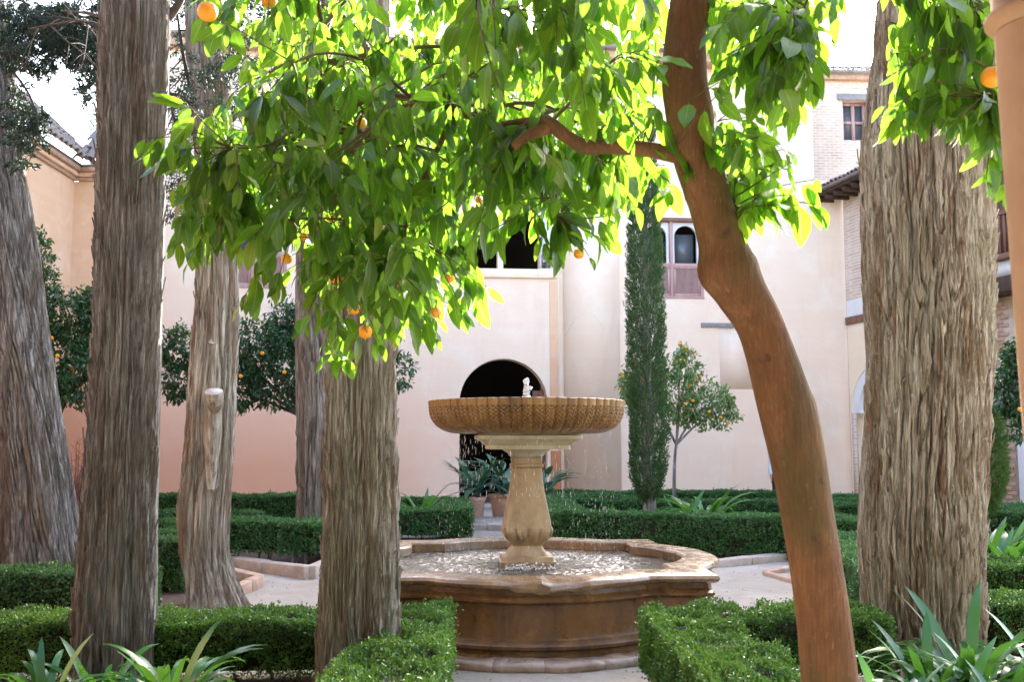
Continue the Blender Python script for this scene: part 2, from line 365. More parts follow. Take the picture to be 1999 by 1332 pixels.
def m_water():
    a = N('fountain_water'); g = a.coord(); vd = a.n('ShaderNodeVectorMath', operation='LENGTH'); mpp = a.n('ShaderNodeMapping'); mpp.inputs['Location'].default_value = (-.137, -9.5, 0); mpp.inputs['Scale'].default_value = (1, 1, 0); a.l(g, mpp.inputs[0]); a.l(mpp.outputs[0], vd.inputs[0])
    ring = a.ramp(vd.outputs['Value'], [(.42, (0, 0, 0)), (.72, (1, 1, 1)), (.95, (1, 1, 1)), (.999, (.15, .15, .15))]); fn = a.noise(g, 38, 6, .75, .6); f2 = a.noise(g, 5, 3, .5)
    fm = a.mix(1.0, a.mix(1.0, ring, a.ramp(fn, [(.57, (0, 0, 0)), (.74, (.7, .7, .7))]), 'MULTIPLY'), a.ramp(f2, [(.35, (.15, .15, .15)), (.6, (1, 1, 1))]), 'MULTIPLY')
    a.col(a.mix(fm, (.30, .28, .23), (.80, .82, .83))); a.rough(a.mix(fm, (.03,) * 3, (.35,) * 3))
    tw = a.n('ShaderNodeMapRange'); tw.inputs[3].default_value = .75; tw.inputs[4].default_value = .1; a.l(fm, tw.inputs[0]); a.l(tw.outputs[0], a.b.inputs['Transmission Weight']); a.b.inputs['IOR'].default_value = 1.33
    n = a.noise(a.coord(), 16, 4, .6, .5); a.bump(n, .02, .5); return a.m
M['water'] = m_water()
def m_drop():
    a = N('splash_water'); a.col((.95, .96, .97)); a.rough(.12); a.b.inputs['Transmission Weight'].default_value = .35; a.b.inputs['IOR'].default_value = 1.33; return a.m
M['drop'] = m_drop()
M['glass'] = N('window_glass').m
_g = M['glass'].node_tree.nodes['Principled BSDF']; _g.inputs['Base Color'].default_value = (.10, .11, .12, 1); _g.inputs['Roughness'].default_value = .08
M['poolfloor'] = m_simple('algae_pool_floor', (.16, .13, .09), (.26, .21, .15), 5, .8, .01)
def m_mosaic():
    a = N('mosaic_tile'); v = a.n('ShaderNodeTexVoronoi', _Scale=16.0); a.l(a.coord(), v.inputs['Vector'])
    a.col(a.ramp(v.outputs['Color'], [(.35, (.03, .03, .04)), (.5, (.55, .52, .48)), (.7, (.12, .10, .09))])); a.rough(.3); return a.m
M['mosaic'] = m_mosaic()
M['shirt'] = m_simple('white_shirt', (.72, .72, .74), (.62, .62, .66), 6, .9)
M['trousers'] = m_simple('dark_trousers', (.02, .02, .025), (.035, .035, .04), 6, .9)
M['skin'] = m_simple('skin', (.48, .30, .22), (.52, .34, .25), 6, .6)
M['hair'] = m_simple('dark_hair', (.02, .015, .012), (.04, .03, .02), 20, .6)
M['column'] = m_simple('honey_stone', (.30, .19, .11), (.40, .27, .17), 5, .7, .004)

# ================================================================== GROUND
def sheet(name, pts, z, mat, kind='structure', h=0):
    P = [Vector((p[0], p[1], z)) for p in pts]; T = tessellate_polygon([P])
    o = mesh(name, [tuple(p) for p in P], [tuple(t) for t in T], mat); o['kind'] = kind; return o
def ground():
    n = 220; xs = np.linspace(-14, 14, n); ys = np.linspace(-2, 27, n)
    X, Y = np.meshgrid(xs, ys); Z = .012 * fbm(X * 1.1, Y * 1.1, 0 * X, 4) - .004
    edge = np.minimum.reduce([X + 14, 14 - X, Y + 2, 27 - Y]); Z *= np.clip(edge, 0, 1)
    V = np.stack([X, Y, Z], -1).reshape(-1, 3); i = np.arange(n - 1)[:, None] * n; j = np.arange(n - 1)[None]
    Fq = np.stack([i + j, i + j + 1, i + j + n + 1, i + j + n], -1).reshape(-1, 4)
    V2 = np.array([[-300, -300, 0], [300, -300, 0], [300, 300, 0], [-300, 300, 0], [-14, -2, 0], [14, -2, 0], [14, 27, 0], [-14, 27, 0]], float)
    F2 = np.array([[0, 1, 5, 4], [1, 2, 6, 5], [2, 3, 7, 6], [3, 0, 4, 7]]) + len(V)
    o = mesh('ground', np.concatenate([V, V2]), np.concatenate([Fq, F2]), M['sand'], smooth=True); o['kind'] = 'structure'
ground()

# ================================================================== BUILDINGS
def frame_of(p0, udir, n):
    return dict(p0=Vector(p0), u=Vector(udir).normalized(), n=Vector(n).normalized())
def uv_of(fr, px, py):
    p = onpl(px, py, fr['p0'], fr['n']) - fr['p0']; return (p.dot(fr['u']), p.z)
def fpt(fr, u, v, d=0): return fr['p0'] + fr['u'] * u + Vector((0, 0, 1)) * v + fr['n'] * d
def panel(name, fr, outer, holes, mat, parent, depth=.6, d=0, thick=0):
    """wall face with holes; reveals go back by depth. n points towards the courtyard"""
    loops = [outer] + holes; allp = [p for l in loops for p in l]
    T = tessellate_polygon([[Vector((p[0], p[1], 0)) for p in l] for l in loops])
    V = [fpt(fr, u, v, d) for u, v in allp]; Fs = [tuple(t) for t in T]; k = len(V); base = 0
    rl = loops if thick else loops[1:]; starts = []; b = 0
    for l in loops: starts.append(b); b += len(l)
    for li, l in enumerate(loops):
        if li == 0 and not thick: continue
        dd = thick if li == 0 else depth
        for q in range(len(l)): V.append(fpt(fr, l[q][0], l[q][1], d - dd))
        for q in range(len(l)):
            a_ = starts[li] + q; b_ = starts[li] + (q + 1) % len(l); Fs.append((a_, b_, k + (q + 1) % len(l), k + q))
        k += len(l)
    return mesh(name, V, Fs, mat, parent)
def fbox(name, fr, u0, u1, v0, v1, d0, d1, mat, parent, bev=0):
    V = [fpt(fr, u, v, d) for u in (u0, u1) for d in (d0, d1) for v in (v0, v1)]
    f = np.array([[0, 1, 3, 2], [4, 6, 7, 5], [0, 4, 5, 1], [2, 3, 7, 6], [0, 2, 6, 4], [1, 5, 7, 3]])
    o = mesh(name, V, f, mat, parent)
    if bev: bevel(o, bev)
    return o
def arch(u0, u1, v0, vs_, n=18, over=0.0, point=0):
    """arch outline from (u0,v0) up, round over, down to (u1,v0)"""
    c = (u0 + u1) / 2; r = (u1 - u0) / 2; ro = r + over; pts = [(u0, v0)]
    for k in range(n + 1):
        a = math.pi - math.pi * k / n; pts.append((c + ro * math.cos(a), vs_ + (r * 1.0 + point) * math.sin(a)))
    pts.append((u1, v0)); return pts

def tile_row(fr, parent, u0, u1, v, d, pitch=.2, rows=1, slope=.45, up=-1, mat=None, sc=1.0):
    """barrel roof tiles running down towards the courtyard; each tile is its own sub-part"""
    mat = mat or M['tile']; n = 6; a = np.linspace(0, np.pi, n)
    L = .42; V = []; 
    for k, (yy, rr) in enumerate(((0, .085), (L, .07))):
        for q in a: V.append((rr * math.cos(q), -yy, rr * math.sin(q) * .9))
        for q in a[::-1]: V.append(((rr - .018) * math.cos(q), -yy, (rr - .018) * math.sin(q) * .9))
    m = 2 * n; Fs = [(k, (k + 1) % m, m + (k + 1) % m, m + k) for k in range(m)]
    Fs += [tuple(range(m))[::-1]] if False else [(k, m - 1 - k, m - 2 - k, k + 1) for k in range(n - 1)]
    me = bpy.data.meshes.new('roof_tile'); me.from_pydata(V, [], Fs); me.materials.append(mat); me.update()
    for f in me.polygons: f.use_smooth = False
    z = Vector((0, 0, 1)); yax = fr['n']; 
    for r_ in range(rows):
        k = 0; u = u0 + (pitch / 2 if r_ % 2 else 0)
        while u < u1:
            p = fpt(fr, u, v + r_ * .36 * slope + random.uniform(-.012, .012), d - r_ * .36 + random.uniform(-.02, .02))
            # local +Y = towards courtyard and down
            yv = (fr['n'] - z * slope).normalized(); xv = fr['u']; zv = xv.cross(yv) * (1 if xv.cross(yv).z > 0 else -1)
            if xv.cross(yv).dot(zv) < 0: xv = -xv
            Mx = Matrix((( xv.x, yv.x, zv.x, p.x), (xv.y, yv.y, zv.y, p.y), (xv.z, yv.z, zv.z, p.z), (0, 0, 0, 1)))
            Mx = Mx @ Matrix.Rotation(random.uniform(-.07, .07), 4, 'Z') @ Matrix.Scale(sc * random.uniform(.95, 1.06), 4)
            inst('roof_tile', me, Mx, parent); u += pitch

# ---- main (far) building
SL = .085
un = Vector((1, SL, 0)).normalized(); nn = Vector((SL, -1, 0)).normalized()
FM = frame_of((0, 26, 0), un, nn)
UV = lambda px, py: uv_of(FM, px, py)
main = empty('palace_building', (0, 26, 0)); tag(main, 'tall peach plastered palace wall with arched doorway behind the fountain', 'building')
uL = UV(190, 600)[0]; uR = UV(1655, 700)[0]; uT = UV(1588, 300)[0]; uC = UV(1086, 700)[0]
topv = 12.1; vLow = UV(1620, 352)[1]
# doorway
dl = UV(896, 900)[0]; dr = UV(1067, 900)[0]; dtop = UV(980, 702)[1]; rr_ = (dr - dl) / 2
door = arch(dl, dr, .0, dtop - rr_ * 1.0, 26)
door = [(u, max(v, .02)) for u, v in door]
# mirador openings
mv0 = UV(1000, 528)[1]; mL = UV(925, 480)[0]; mR = UV(1075, 480)[0]
mv1 = UV(1000, 396)[1]
post = UV(976, 500)[0]
m1 = arch(post + .07, UV(1052, 480)[0], mv0, UV(1000, 445)[1], 16, 0, .15)
m2 = arch(UV(905, 480)[0], post - .07, mv0, UV(1000, 445)[1], 16, 0, .15)
m1 = [(u, min(v, mv1 + .3)) for u, v in m1]; m2 = [(u, min(v, mv1 + .3)) for u, v in m2]
# lattice windows
def winrect(px0, px1, py0, py1): 
    a_ = UV(px0, py1); b_ = UV(px1, py0); return (a_[0], b_[0], a_[1], b_[1])
W1 = winrect(1250, 1372, 430, 582); wid = W1[1] - W1[0]
c2 = UV(495, 550)[0]; W2 = (c2 - wid / 2, c2 + wid / 2, W1[2] + .1, W1[3] + .1)
def rect(W): return [(W[0], W[2]), (W[1], W[2]), (W[1], W[3]), (W[0], W[3])]
uB = UV(1210, 700)[0]
DPROJ = .24
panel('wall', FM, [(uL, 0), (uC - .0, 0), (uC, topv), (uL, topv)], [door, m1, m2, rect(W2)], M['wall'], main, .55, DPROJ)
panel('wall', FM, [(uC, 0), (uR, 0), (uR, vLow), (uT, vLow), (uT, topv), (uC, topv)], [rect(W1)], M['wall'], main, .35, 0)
fbox('wall_end', FM, uC - .01, uC + .05, 0, topv, -.02, DPROJ - .003, M['wall_r'], main)
fbox('wall_end', FM, uL - .05, uL, 0, topv, -6, DPROJ + .002, M['wall'], main)
fbox('buttress', FM, uC + .2, uB, 0, UV(1200, 150)[1], -.02, .035, M['wall'], main)
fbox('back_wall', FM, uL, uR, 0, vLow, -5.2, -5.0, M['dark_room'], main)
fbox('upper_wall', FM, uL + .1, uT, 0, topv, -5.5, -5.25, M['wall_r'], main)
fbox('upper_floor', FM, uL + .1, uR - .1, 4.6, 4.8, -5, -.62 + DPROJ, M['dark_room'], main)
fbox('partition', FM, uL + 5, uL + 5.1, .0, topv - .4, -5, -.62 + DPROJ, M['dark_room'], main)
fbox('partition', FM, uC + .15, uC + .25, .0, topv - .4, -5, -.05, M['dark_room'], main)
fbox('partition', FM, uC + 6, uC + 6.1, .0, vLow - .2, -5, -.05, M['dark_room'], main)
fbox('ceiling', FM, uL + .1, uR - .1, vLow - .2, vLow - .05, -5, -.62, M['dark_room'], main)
# mirador trim
sl_ = UV(930, 545)[1]
fbox('window_sill', FM, UV(900, 530)[0], UV(1084, 530)[0], sl_, mv0 - .005, DPROJ - .02, DPROJ + .07, M['wall_r'], main, .015)
fbox('eave', FM, UV(915, 380)[0], UV(1060, 380)[0], UV(1000, 386)[1], UV(1000, 367)[1], DPROJ - .01, DPROJ + .16, M['brick'], main, .02)
mf = fbox('window_jamb', FM, UV(1053, 500)[0], UV(1076, 500)[0], mv0 + .0, UV(1060, 430)[1], DPROJ - .16, DPROJ + .012, M['white'], main)
fbox('tile_dado', FM, UV(1055, 500)[0], UV(1072, 500)[0], mv0 + .03, UV(1060, 502)[1], DPROJ + .013, DPROJ + .022, M['mosaic'], mf)
for k in range(5):
    u_ = UV(1055, 500)[0] + .03 + k * .045; v_ = UV(1060, 502)[1]
    mesh('merlon', [fpt(FM, u_ - .02, v_, DPROJ + .014), fpt(FM, u_ + .02, v_, DPROJ + .014), fpt(FM, u_, v_ + .09, DPROJ + .014),
                    fpt(FM, u_ - .02, v_, DPROJ + .022), fpt(FM, u_ + .02, v_, DPROJ + .022), fpt(FM, u_, v_ + .09, DPROJ + .022)],
         [(3, 4, 5), (0, 3, 5, 2), (1, 2, 5, 4), (0, 1, 4, 3)], M['wood_dark'], mf)
fbox('window_post', FM, post - .06, post + .06, mv0 + .002, mv1 - .1, DPROJ - .2, DPROJ + .008, M['white'], main, .015)
fbox('lintel', FM, UV(1368, 630)[0], UV(1432, 630)[0], UV(1400, 640)[1], UV(1400, 631)[1], -.01, .05, M['lintel'], main, .01)
fbox('plaster_patch', FM, UV(1404, 650)[0], UV(1470, 650)[0], UV(1400, 760)[1], UV(1400, 641)[1], -.01, .003, M['wall'], main)
0 and fbox('lintel', FM, UV(1592, 470)[0], UV(1602, 470)[0], UV(1600, 575)[1], UV(1600, 460)[1], -.01, .012, M['wall_o'], main)
fbox('cornice', FM, uL, uT + .2, topv - .25, topv, DPROJ - .2, DPROJ + .28, M['brick'], main, .03)
rf = fbox('roof', FM, uL, uT + .3, topv, topv + .12, -5.3, DPROJ + .4, M['tile'], main)
tile_row(FM, rf, UV(1130, 60)[0], uT + .3, topv + .14, DPROJ + .35, .2, 1, .35)
def lattice_window(W, d):
    win = fbox('window', FM, W[0], W[1], W[2] + .0, W[2] + .06, d - .3, d + .03, M['wood_pink'], main, .008)
    mid = (W[0] + W[1]) / 2; vt = W[3]; vb = W[2] + .06; vr = W[2] + (W[3] - W[2]) * .4
    for u in (W[0] + .04, mid, W[1] - .04): fbox('frame_post', FM, u - .04, u + .04, vb, vt - .05, d - .22, d - .02 + .01 * (u == mid), M['wood_pink'], win, .006)
    fbox('frame_rail', FM, W[0] + .082, mid - .042, vr, vr + .1, d - .20, d - .01, M['wood_pink'], win, .006)
    fbox('frame_rail', FM, mid + .042, W[1] - .082, vr, vr + .1, d - .20, d - .01, M['wood_pink'], win, .006)
    fbox('frame_head', FM, W[0] - .03, W[1] + .03, vt - .048, vt + .05, d - .24, d + .035, M['wood'], win, .006)
    for (a_, b_) in ((W[0] + .09, mid - .05), (mid + .05, W[1] - .09)):
        # arched plaster panel above, glass half-pane, lattice below
        hole = arch(a_ + .05, b_ - .06, vr + .101, vt - .45, 14, 0.0)
        panel('arch_panel', FM, [(a_, vr + .1), (b_, vr + .1), (b_, vt - .05), (a_, vt - .05)], [hole], M['white'], win, .1, d - .1)
        fbox('pane', FM, a_ + .06, b_ - .1, vr + .11, vr + .95, d - .33, d - .32, M['glass'], win)
        v0, v1 = vb + .07, vr - .05; u0, u1 = a_ + .06, b_ - .06
        for nm, q in (('panel_rail', (a_, b_, vb, v0)), ('panel_rail', (a_, b_, v1, vr)), ('panel_stile', (a_, u0, v0, v1)), ('panel_stile', (u1, b_, v0, v1))):
            fbox(nm, FM, q[0], q[1], q[2], q[3], d - .1, d - .02, M['wood_pink'], win)
        mb = MB(); s_ = .062; wd = .0105
        for sg, dd in ((1, d - .055), (-1, d - .075)):
            k = -(v1 - v0)
            while k < (u1 - u0):
                # line u = u0+k + t , v = v0 + t (sg=1) or v1 - t
                t0 = max(0, -k); t1 = min(v1 - v0, (u1 - u0) - k)
                if t1 - t0 > .02:
                    ua, ub = u0 + k + t0, u0 + k + t1
                    va, vb_ = (v0 + t0, v0 + t1) if sg > 0 else (v1 - t0, v1 - t1)
                    V = []
                    for (uu, vv) in ((ua, va), (ub, vb_)):
                        for o_ in (-wd, wd):
                            for e in (0, .018): V.append(fpt(FM, uu - o_ * .7, vv + o_ * .7 * sg, dd + e))
                    mb.add([tuple(v) for v in V], np.array([[0, 1, 5, 4], [2, 6, 7, 3], [1, 3, 7, 5], [0, 4, 6, 2]]))
                k += s_
        mb.build('lattice', M['wood_pink'], win)
lattice_window(W1, 0); lattice_window(W2, DPROJ)
# door leaf; orange plaster edge of the block, shaped as a post
fbox('door', FM, dr - .34, dr - .02, .05, 3.0, DPROJ - .52, DPROJ - .44, M['wood'], main, .01)
fbox('block_edge', FM, UV(1073, 900)[0], UV(1093, 900)[0], .0, UV(1080, 880)[1], DPROJ - .1, DPROJ + .05, M['edge_orange'], main, .01)
fbox('doorstep', FM, dl - .1, dr + .1, .0, .1, DPROJ, DPROJ + .9, M['kerb'], main, .02)

fbox('edge_strip', FM, UV(1071, 700)[0], uC - .002, 1.9, mv0 - .3, DPROJ - .01, DPROJ + .018, M['wall_o'], main, .01)  # strip of deeper orange plaster along the block's right edge
# ---- gallery round the camera (the near column carries it)
gal = empty('arcade_gallery', (0, -2.6, 0)); tag(gal, 'plastered gallery with upper storey that the viewer stands in, behind the near column', 'building')
def gbox(n_, c, s_, m_): return MB().box(c, s_).build(n_, M[m_], gal)
gbox('back_wall', (0, -2.75, 2.1), (26, .3, 4.2), 'low_bounce'); gbox('ceiling', (0, -.55, 4.3), (26, 4.7, .16), 'wood_dark'); gbox('upper_wall', (0, 1.55, 6.3), (26, .4, 3.8), 'low_bounce')
gbox('arcade_beam', (0, 1.5, 4.0), (26, .36, .42), 'wood'); gbox('gallery_roof', (0, -.4, 8.3), (26.5, 5.2, .15), 'tile'); gbox('end_wall', (-12.9, -.6, 4), (.2, 4.2, 8), 'low_bounce')
# ---- tall brick tower top right
def m_brickwall():
    a = N('pale_brickwork'); g = a.coord(); mp = a.n('ShaderNodeMapping'); mp.inputs['Rotation'].default_value = (R(90), 0, 0)
    c = a.n('ShaderNodeTexCoord'); a.l(c.outputs['Object'], mp.inputs[0])
    bt = a.n('ShaderNodeTexBrick'); bt.inputs['Scale'].default_value = 1.0; bt.inputs['Brick Width'].default_value = .28; bt.inputs['Row Height'].default_value = .085
    bt.inputs['Mortar Size'].default_value = .018; bt.inputs['Color1'].default_value = (.50, .34, .25, 1); bt.inputs['Color2'].default_value = (.60, .44, .34, 1)
    bt.inputs['Mortar'].default_value = (.66, .55, .45, 1); a.l(mp.outputs[0], bt.inputs['Vector'])
    n = a.noise(g, 2.5, 6, .6); col = a.mix(a.ramp(n, [(.4, (0, 0, 0)), (.7, (.7, .7, .7))]), bt.outputs[0], (.72, .60, .50))
    a.col(col); a.rough(.92); a.bump(bt.outputs['Fac'], .012, -.6); return a.m
M['brickwork'] = m_brickwall()
FT = frame_of(tuple(at(1585, 700, 29.5).xy) + (0,), (1, .05, 0), (.05, -1, 0))
TU = lambda px, py: uv_of(FT, px, py)
tower = empty('brick_tower', FT['p0']); tag(tower, 'pale brick tower with a small paned window above the lower tiled eave', 'building')
tu1 = TU(1900, 300)[0]; tv = TU(1640, 158)[1]
wx0, wx1, wy0, wy1 = TU(1646, 250)[0], TU(1696, 250)[0], TU(1650, 274)[1], TU(1650, 196)[1]
panel('wall', FT, [(0, 0), (tu1, 0), (tu1, tv), (0, tv)], [[(wx0, wy0), (wx1, wy0), (wx1, wy1), (wx0, wy1)]], M['brickwork'], tower, .3, 0, 4)
tw = fbox('window', FT, wx0, wx1, wy0, wy1, -.32, -.28, M['glass'], tower)
for q in (wx0 + .05, (wx0 + wx1) / 2, wx1 - .05): fbox('frame_post', FT, q - .05, q + .05, wy0 + .001, wy1 - .001, -.275, -.2, M['wood_pink'], tw)
for q in (wy0 + .05, (wy0 + wy1) / 2, wy1 - .05):
    for a_, b_ in ((wx0 + .1, (wx0 + wx1) / 2 - .05), ((wx0 + wx1) / 2 + .05, wx1 - .1)): fbox('frame_rail', FT, a_, b_, q - .04, q + .04, -.27, -.21, M['wood_pink'], tw)
fbox('window_head', FT, wx0 - .15, wx1 + .15, wy1 + .01, wy1 + .2, -.02, .06, M['lintel'], tower, .01)
fbox('cornice', FT, -.15, tu1, tv, tv + .16, -4, .18, M['brick'], tower, .02)
trf = fbox('roof', FT, -.2, tu1, tv + .165, tv + .25, -4.2, .35, M['tile_pale'], tower)
tile_row(FT, trf, -.2, 3.2, tv + .27, .3, .2, 2, .45, mat=M['tile_pale'])

# ---- right wing
cr = at(1656, 700, 26.7); wd_ = Vector((.235, -1, 0)).normalized()
FR = frame_of((cr.x, cr.y, 0), wd_, (-wd_.y * -1 if False else wd_.y, -wd_.x, 0))
if FR['n'].x > 0: FR['n'] = -FR['n']
RU = lambda px, py: uv_of(FR, px, py)
wing = empty('side_wing', FR['p0']); tag(wing, 'right hand wing with brick wall, timber beam, white arch and red wooden balcony', 'building')
ev = RU(1665, 378)[1]
b0 = RU(1660, 634)[1]; b1 = RU(1660, 619)[1]
ar0, ar1 = RU(1663, 800)[0], RU(1663, 800)[0] + 2.2; avs = RU(1664, 800)[1]
a_r = (ar1 - ar0) / 2; aout = arch(ar0, ar1, .02, avs, 24)
panel('wall', FR, [(0, 0), (9, 0), (9, b0), (0, b0)], [aout], M['wall_r'], wing, .5, 0)
panel('arch_lining', FR, [(u, v) for u, v in arch(ar0 + .003, ar1 - .003, avs - .1, avs, 24)], [[(u, v) for u, v in arch(ar0 + .32, ar1 - .32, avs - .099, avs, 24)]], M['white'], wing, .4, -.02)
panel('white_band', FR, [(0, b1), (9, b1), (9, b1 + .45), (0, b1 + .45)], [], M['white'], wing, 0, .0)
panel('brick_wall', FR, [(0, b1 + .45), (9, b1 + .45), (9, ev + .3), (0, ev + .3)], [], M['brickwork'], wing, 0, .003)
fbox('beam', FR, .0, 9, b0, b1, -.1, .06, M['wood'], wing, .015)
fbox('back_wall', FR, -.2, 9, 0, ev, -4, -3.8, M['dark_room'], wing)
# arch side brick quoin under spring
fbox('brick_quoin', FR, .25, ar0 - .002, 0.02, avs - .1, -.05, .012, M['brickwork'], wing)
# eave with rafters and tiles
fbox('eave_board', FR, -.7, 9, ev + .02, ev + .10, -.1, .75, M['wood_dark'], wing)
for k in range(22): fbox('rafter', FR, -.6 + k * .42, -.52 + k * .42, ev - .12, ev + .018, -.05, .7, M['wood_dark'], wing)
wrf = fbox('roof', FR, -.8, 9, ev + .102, ev + .16, -.3, .85, M['tile'], wing)
mb = MB(); V = [fpt(FR, -.8, ev + .17, .8), fpt(FR, 9, ev + .17, .8), fpt(FR, 9, ev + 1.5, -2.2), fpt(FR, -.8, ev + 1.5, -2.2)]
mb.add([tuple(v) for v in V], np.array([[0, 1, 2, 3]])); mb.build('roof_slope', M['tile'], wrf)
tile_row(FR, wrf, -.75, 4.0, ev + .2, .78, .19, 6, .45)
# balcony
bu0, bu1 = RU(1890, 480)[0], RU(1890, 480)[0] + 4; bv0 = RU(1950, 522)[1]; bv1 = RU(1950, 432)[1]
bal = fbox('balcony', FR, bu0, bu1, bv0, bv0 + .12, .0, .62, M['wood'], wing, .01)
fbox('rail', FR, bu0, bu1, bv1 - .07, bv1, .52, .62, M['wood'], bal, .008)
fbox('back_panel', FR, bu0, bu1, bv0 + .12, bv1 + 1.6, .005, .03, M['wood'], bal)
k = bu0 + .04
while k < bu1: fbox('baluster', FR, k - .022, k + .022, bv0 + .12, bv1 - .07, .545, .595, M['wood'], bal); k += .15
fbox('balcony_roof', FR, bu0 - .3, bu1, RU(1950, 303)[1], RU(1950, 288)[1], .0, .9, M['wood_dark'], wing)
lb0 = RU(1950, 582)[1]; lb1 = RU(1950, 552)[1]
fbox('balcony_beam', FR, bu0 - .1, bu1, lb0, lb1, .002, .55, M['wood_dark'], wing, .02)
fbox('white_fascia', FR, bu0 - .1, bu1, lb1 + .003, bv0 - .01, .004, .5, M['white'], wing)
# brick pier made of single bricks
pu0, pu1 = RU(1915, 800)[0], RU(1968, 800)[0]; pv1 = lb0 - .02
fbox('pier_core', FR, pu0 - .1, pu1 + .3, .0, pv1, -.3, .05, M['mortar'], wing)
bm_v, bm_f = boxVF((0, 0, 0), (.30, .10, .062), 0, .004); bme = bpy.data.meshes.new('brick')
bme.from_pydata([tuple(v) for v in bm_v], [], [tuple(map(int, f)) for f in bm_f]); bme.materials.append(M['brick'])
z = .06; row = 0; cnt = 0
rzw = math.atan2(FR['u'].y, FR['u'].x)
while z < pv1 - .05:
    u = pu0 - .05 + (.16 if row % 2 else 0)
    while u < pu1 + .1 and cnt < 300:
        p = fpt(FR, u + random.uniform(-.01, .01), z + random.uniform(-.004, .004), .035 + random.uniform(-.012, .018))
        inst('brick', bme, Matrix.Translation(p) @ Matrix.Rotation(rzw + random.uniform(-.03, .03), 4, 'Z') @ Matrix.Diagonal((random.uniform(.85, 1), 1, random.uniform(.85, 1.1), 1)), wing)
        u += .32; cnt += 1
    z += .092; row += 1
fbox('white_door', FR, pu1 + .35, pu1 + 1.3, .0, RU(1985, 850)[1], .06, .12, M['white'], wing, .01)

# ---- left wing
lc = at(135, 600, 24.0)
FL = frame_of((lc.x, lc.y, 0), (0.02, -1, 0), (1, .02, 0))
LU = lambda px, py: uv_of(FL, px, py)
left = empty('left_wing', FL['p0']); tag(left, 'low ochre plastered wing with tiled eave at the left edge', 'building')
lv = LU(131, 345)[1]
lv = min(lv, 8.2)
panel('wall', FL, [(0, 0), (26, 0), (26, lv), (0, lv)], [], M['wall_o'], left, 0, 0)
FL2 = frame_of((lc.x, lc.y, 0), (1, 0, 0), (0, -1, 0)); lw = at(186, 600, 24.0).x - lc.x
panel('end_wall', FL2, [(.0, 0), (lw, 0), (lw, lv), (.0, lv)], [], M['wall_o'], left, 0, 0.002, 1.2)
for k, (h0, h1, o) in enumerate(((0, .09, .08), (.09, .20, .15), (.20, .32, .24))):
    fbox('cornice', FL, -.0, 26, lv + h0, lv + h1 - .004, -.3, o, M['wall_o'] if k == 1 else M['brick'], left, .02)
    fbox('cornice', FL2, o + .001, lw + o * .3, lv + h0, lv + h1 - .004, -.6, o, M['wall_o'] if k == 1 else M['brick'], left, .02)
lrf = fbox('roof', FL, -.6, 14, lv + .32, lv + .37, -3, .26, M['tile'], left)
fbox('roof_slab', FL2, .2, lw + .25, lv + .32, lv + .36, -.8, .26, M['tile'], lrf)
V = [fpt(FL, -1.2, lv + .48, .3), fpt(FL, 14, lv + .48, .3), fpt(FL, 14, lv + 2.5, -2.6), fpt(FL, -1.2, lv + 2.5, -2.6)]
mesh('roof_slope', [tuple(v) for v in V], [(0, 1, 2, 3)], M['tile'], lrf)
tile_row(FL, lrf, -.3, 5.2, lv + .42, .46, .29, 6, .95, sc=1.5, mat=M['tile'])
tile_row(FL2, lrf, .25, lw + .3, lv + .42, .46, .29, 3, .95, sc=1.5, mat=M['tile'])
fbox('white_pillar', FL, 3.2, 4.2, 0, LU(5, 890)[1] * .8, .0, .5, M['white'], left, .02)

# ================================================================== VEGETATION helpers
def leafVF(P, D, Nn, L, Wd, rows=None, fold=.25, curl=.25):
    """many leaves: P origins, D directions, Nn normals. returns V, [F], uv"""
    t = np.array([0, .1, .25, .42, .6, .78, .92, 1.0]) if rows is None else rows
    wp = np.sin(np.pi * np.clip(t, 0, 1) ** .85) ** .8; wp[0] = .05; wp[-1] = 0.02
    n = len(P); S = np.cross(D, Nn); S /= np.linalg.norm(S, axis=1)[:, None] + 1e-9
    N2 = np.cross(S, D); m = len(t); V = np.zeros((n, m, 3, 3))
    for i in range(m):
        ctr = P + D * (L * t[i])[:, None] - N2 * (L * curl * t[i] ** 2)[:, None] if np.ndim(curl) == 0 else P + D * (L * t[i])[:, None] - N2 * (L * curl * t[i] ** 2)[:, None]
        for j, s_ in enumerate((-1, 0, 1)):
            V[:, i, j] = ctr + S * (Wd * .5 * wp[i] * s_)[:, None] + N2 * (Wd * .5 * wp[i] * fold * abs(s_))[:, None]
    base = (np.arange(n) * m * 3)[:, None, None]
    ii = (np.arange(m - 1) * 3)[None, :, None]; jj = np.arange(2)[None, None]
    q = np.stack([base + ii + jj, base + ii + jj + 1, base + ii + 3 + jj + 1, base + ii + 3 + jj], -1).reshape(-1, 4)
    uv = np.zeros((n, m, 3, 2)); uv[..., 0] = np.array([0, .5, 1])[None, None]; uv[..., 1] = t[None, :, None]
    return V.reshape(-1, 3), q, uv.reshape(-1, 2)
def rand_dir(n):
    v = rng.normal(size=(n, 3)); return v / np.linalg.norm(v, axis=1)[:, None]
def nrm(v): return v / (np.linalg.norm(v, axis=-1, keepdims=True) + 1e-9)
def diamonds(P, D, Nn, L, Wd, lift=.15):
    """cheap folded leaf: 2 triangles"""
    S = nrm(np.cross(D, Nn)); N2 = np.cross(S, D)
    L = L[:, None]; Wd = Wd[:, None]
    a = P; b = P + D * L * .5 + S * Wd * .5 + N2 * Wd * lift; c = P + D * L; d = P + D * L * .5 - S * Wd * .5 + N2 * Wd * lift
    V = np.stack([a, b, c, d], 1).reshape(-1, 3); k = (np.arange(len(P)) * 4)[:, None]
    Fs = np.concatenate([k + [0, 1, 2], k + [0, 2, 3]], 1).reshape(-1, 3)
    return V, Fs

